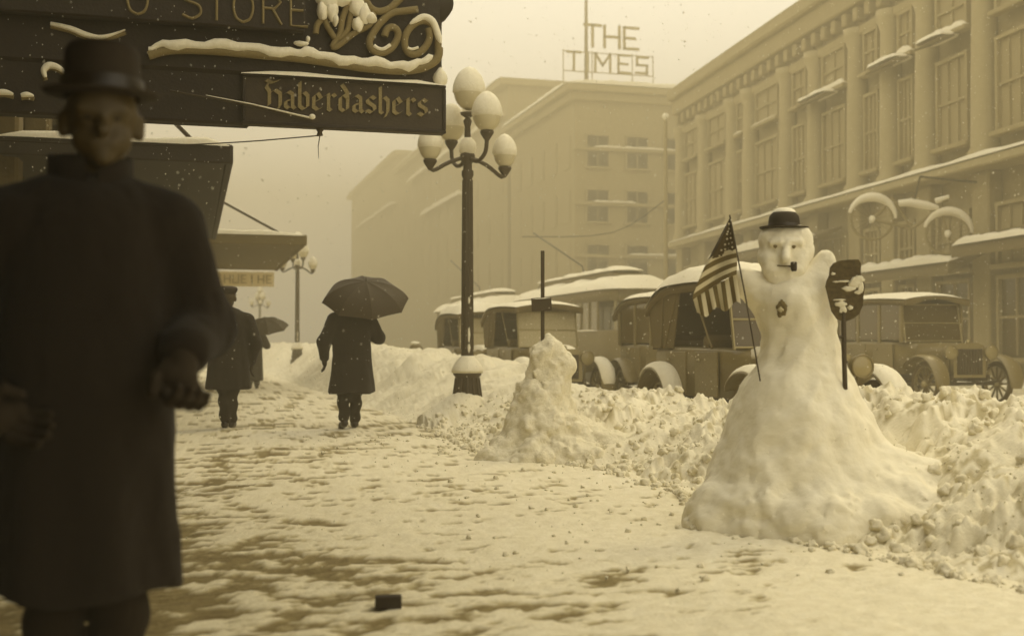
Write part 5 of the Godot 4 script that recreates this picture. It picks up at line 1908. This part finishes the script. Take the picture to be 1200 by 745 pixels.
# ---------------------------------------------------------------- small things
func small_things():
	var o := thing("wood_block", "small dark wooden block lying on the trampled foreground snow", "block", Vector3(0.76, 0.0, -4.58), deg_to_rad(-9))
	var mb := MB.new()
	mb.box(Vector3(0, 0.03, 0), Vector3(0.105, 0.052, 0.05), 0.004)
	part(o, "block", mb.mesh(), M.coal)
	# bicycle shaped sign hung out from the columned building
	var b := thing("bicycle_sign", "snow capped bicycle hung as a sign on the columned building", "sign", Vector3(21.0, 4.35, -30.6), deg_to_rad(-28))
	b.rotation.z = -0.22
	for s in [[Vector3(-1.1, 0.35, 0), 0.62], [Vector3(1.15, 0.35, 0), 0.62]]:
		var c: Vector3 = s[0]
		var circ := []
		for i in 33:
			circ.append(c + Vector3(cos(TAU * i / 32.0), sin(TAU * i / 32.0), 0) * s[1])
		mb = MB.new()
		mb.tube(circ, 0.045, 7, false)
		var w := part(b, "wheel", mb.mesh(), M.letter)
		for i in 16:
			mb = MB.new()
			var a := TAU * i / 16.0
			mb.tube([c + Vector3(cos(a), sin(a), 0) * 0.08, c + Vector3(cos(a), sin(a), 0) * s[1]], 0.008, 4)
			part(w, "spoke", mb.mesh(), M.letter_dim)
		mb = MB.new()
		mb.blob(c, Vector3(0.1, 0.12, 0.1), 7, 0.1, 1.0)
		part(w, "hub_snow", mb.mesh(), M.snow)
		mb = MB.new()
		var arc := []
		var rr := []
		for i in 17:
			var a := lerpf(0.25, PI - 0.1, i / 16.0)
			arc.append(c + Vector3(cos(a), sin(a), 0) * (s[1] + 0.07))
			rr.append(0.05 + 0.09 * sin(PI * i / 16.0))
		mb.tube(arc, rr, 8)
		part(w, "snow_cap", mb.mesh(), M.snow)
	mb = MB.new()
	for l in [[Vector3(-1.1, 0.35, 0), Vector3(-0.6, 1.05, 0)], [Vector3(-0.6, 1.05, 0), Vector3(0.1, 0.3, 0)], [Vector3(-1.1, 0.35, 0), Vector3(0.1, 0.3, 0)], [Vector3(0.1, 0.3, 0), Vector3(0.75, 1.05, 0)], [Vector3(-0.6, 1.0, 0), Vector3(0.75, 1.0, 0)], [Vector3(0.75, 1.15, 0), Vector3(1.15, 0.35, 0)], [Vector3(0.75, 1.3, 0), Vector3(0.95, 1.35, 0)]]:
		mb.tube([l[0], l[1]], 0.045, 7)
	part(b, "frame", mb.mesh(), M.letter)
	mb = MB.new()
	mb.tube([Vector3(-0.45, 0.98, 0), Vector3(-0.1, 1.07, 0), Vector3(0.4, 1.07, 0), Vector3(0.72, 1.05, 0)], [0.1, 0.13, 0.13, 0.08], 8)
	mb.tube([Vector3(0.6, 1.25, 0), Vector3(0.95, 1.45, 0)], [0.09, 0.07], 8)
	part(b, "snow_cap", mb.mesh(), M.snow)
	mb = MB.new()
	mb.tube([Vector3(0.0, 1.05, 0), Vector3(0.0, 1.9, 0)], 0.03, 6)
	mb.tube([Vector3(0.0, 1.9, 0), Vector3(2.6, 2.3, -1.2)], 0.04, 6)
	part(b, "bracket", mb.mesh(), M.wire)
	# trolley poles along the far kerb, with a span wire
	var tp := thing("trolley_pole", "slim iron trolley pole rising before the newspaper building", "pole", Vector3(19.5, 0, -45.6), 0.0, "trolley poles along the far kerb")
	mb = MB.new()
	mb.tube([Vector3(0, 0, 0), Vector3(0, 4.0, 0), Vector3(0, 10.8, 0)], [0.13, 0.1, 0.07], 10)
	part(tp, "pole", mb.mesh(), M.stone2)
	mb = MB.new()
	mb.blob(Vector3(0, 10.85, 0), Vector3(0.14, 0.16, 0.14), 7, 0.1, 1.0)
	part(tp, "snow_cap", mb.mesh(), M.snow)
	var sw := thing("span_wire", "thin slack wire slanting down from the trolley pole", "wire")
	mb = MB.new()
	mb.tube(smooth_line([Vector3(19.5, 7.3, -45.6), Vector3(17.0, 5.8, -45.4), Vector3(13.0, 5.5, -45.2)]), 0.02, 5)
	part(sw, "span", mb.mesh(), M.wire)
	# stump behind the bank
	o = thing("hitching_post", "short dark snow capped post poking above the bank behind the umbrella", "post", Vector3(5.05, 0.3, -26.6))
	mb = MB.new()
	mb.lathe([Vector2(0.13, 0), Vector2(0.13, 0.5), Vector2(0.17, 0.55), Vector2(0.17, 0.68), Vector2(0.12, 0.76), Vector2(0, 0.8)], 14)
	part(o, "post", mb.mesh(), M.wood)
	mb = MB.new()
	mb.blob(Vector3(-0.02, 0.8, 0), Vector3(0.12, 0.05, 0.12), 7, 0.1, 1.0)
	part(o, "snow_cap", mb.mesh(), M.snow)
	falling_snow()

func falling_snow():
	var f := MB.new()
	f.blob(Vector3.ZERO, Vector3(1, 1.5, 1), 3, 0.1, 1.0)
	var mm := MultiMesh.new()
	mm.transform_format = MultiMesh.TRANSFORM_3D
	mm.mesh = f.mesh()
	var xs := []
	var r2 := RandomNumberGenerator.new()
	r2.seed = 77
	for i in 16000:
		var z := -4.5 - 34.0 * r2.randf()
		var x := -0.3 * -z * 0.5 + r2.randf() * (-z) * 1.05
		var y := r2.randf() * (1.3 - z * 0.32)
		var s := 0.002 + 0.002 * r2.randf()
		var b := Basis.from_euler(Vector3(0.3 * r2.randf(), r2.randf() * 6.0, 0.5)).scaled(Vector3.ONE * s)
		xs.append(Transform3D(b, Vector3(x, y, z)))
	mm.instance_count = xs.size()
	for i in xs.size():
		mm.set_instance_transform(i, xs[i])
	var mi := MultiMeshInstance3D.new()
	mi.name = "falling_snow"
	mi.multimesh = mm
	mi.material_override = M.snow_flake
	mi.set_meta("kind", "stuff")
	mi.set_meta("label", "fine snowflakes falling through the air over the street")
	mi.set_meta("category", "snow")
	add_child(mi)
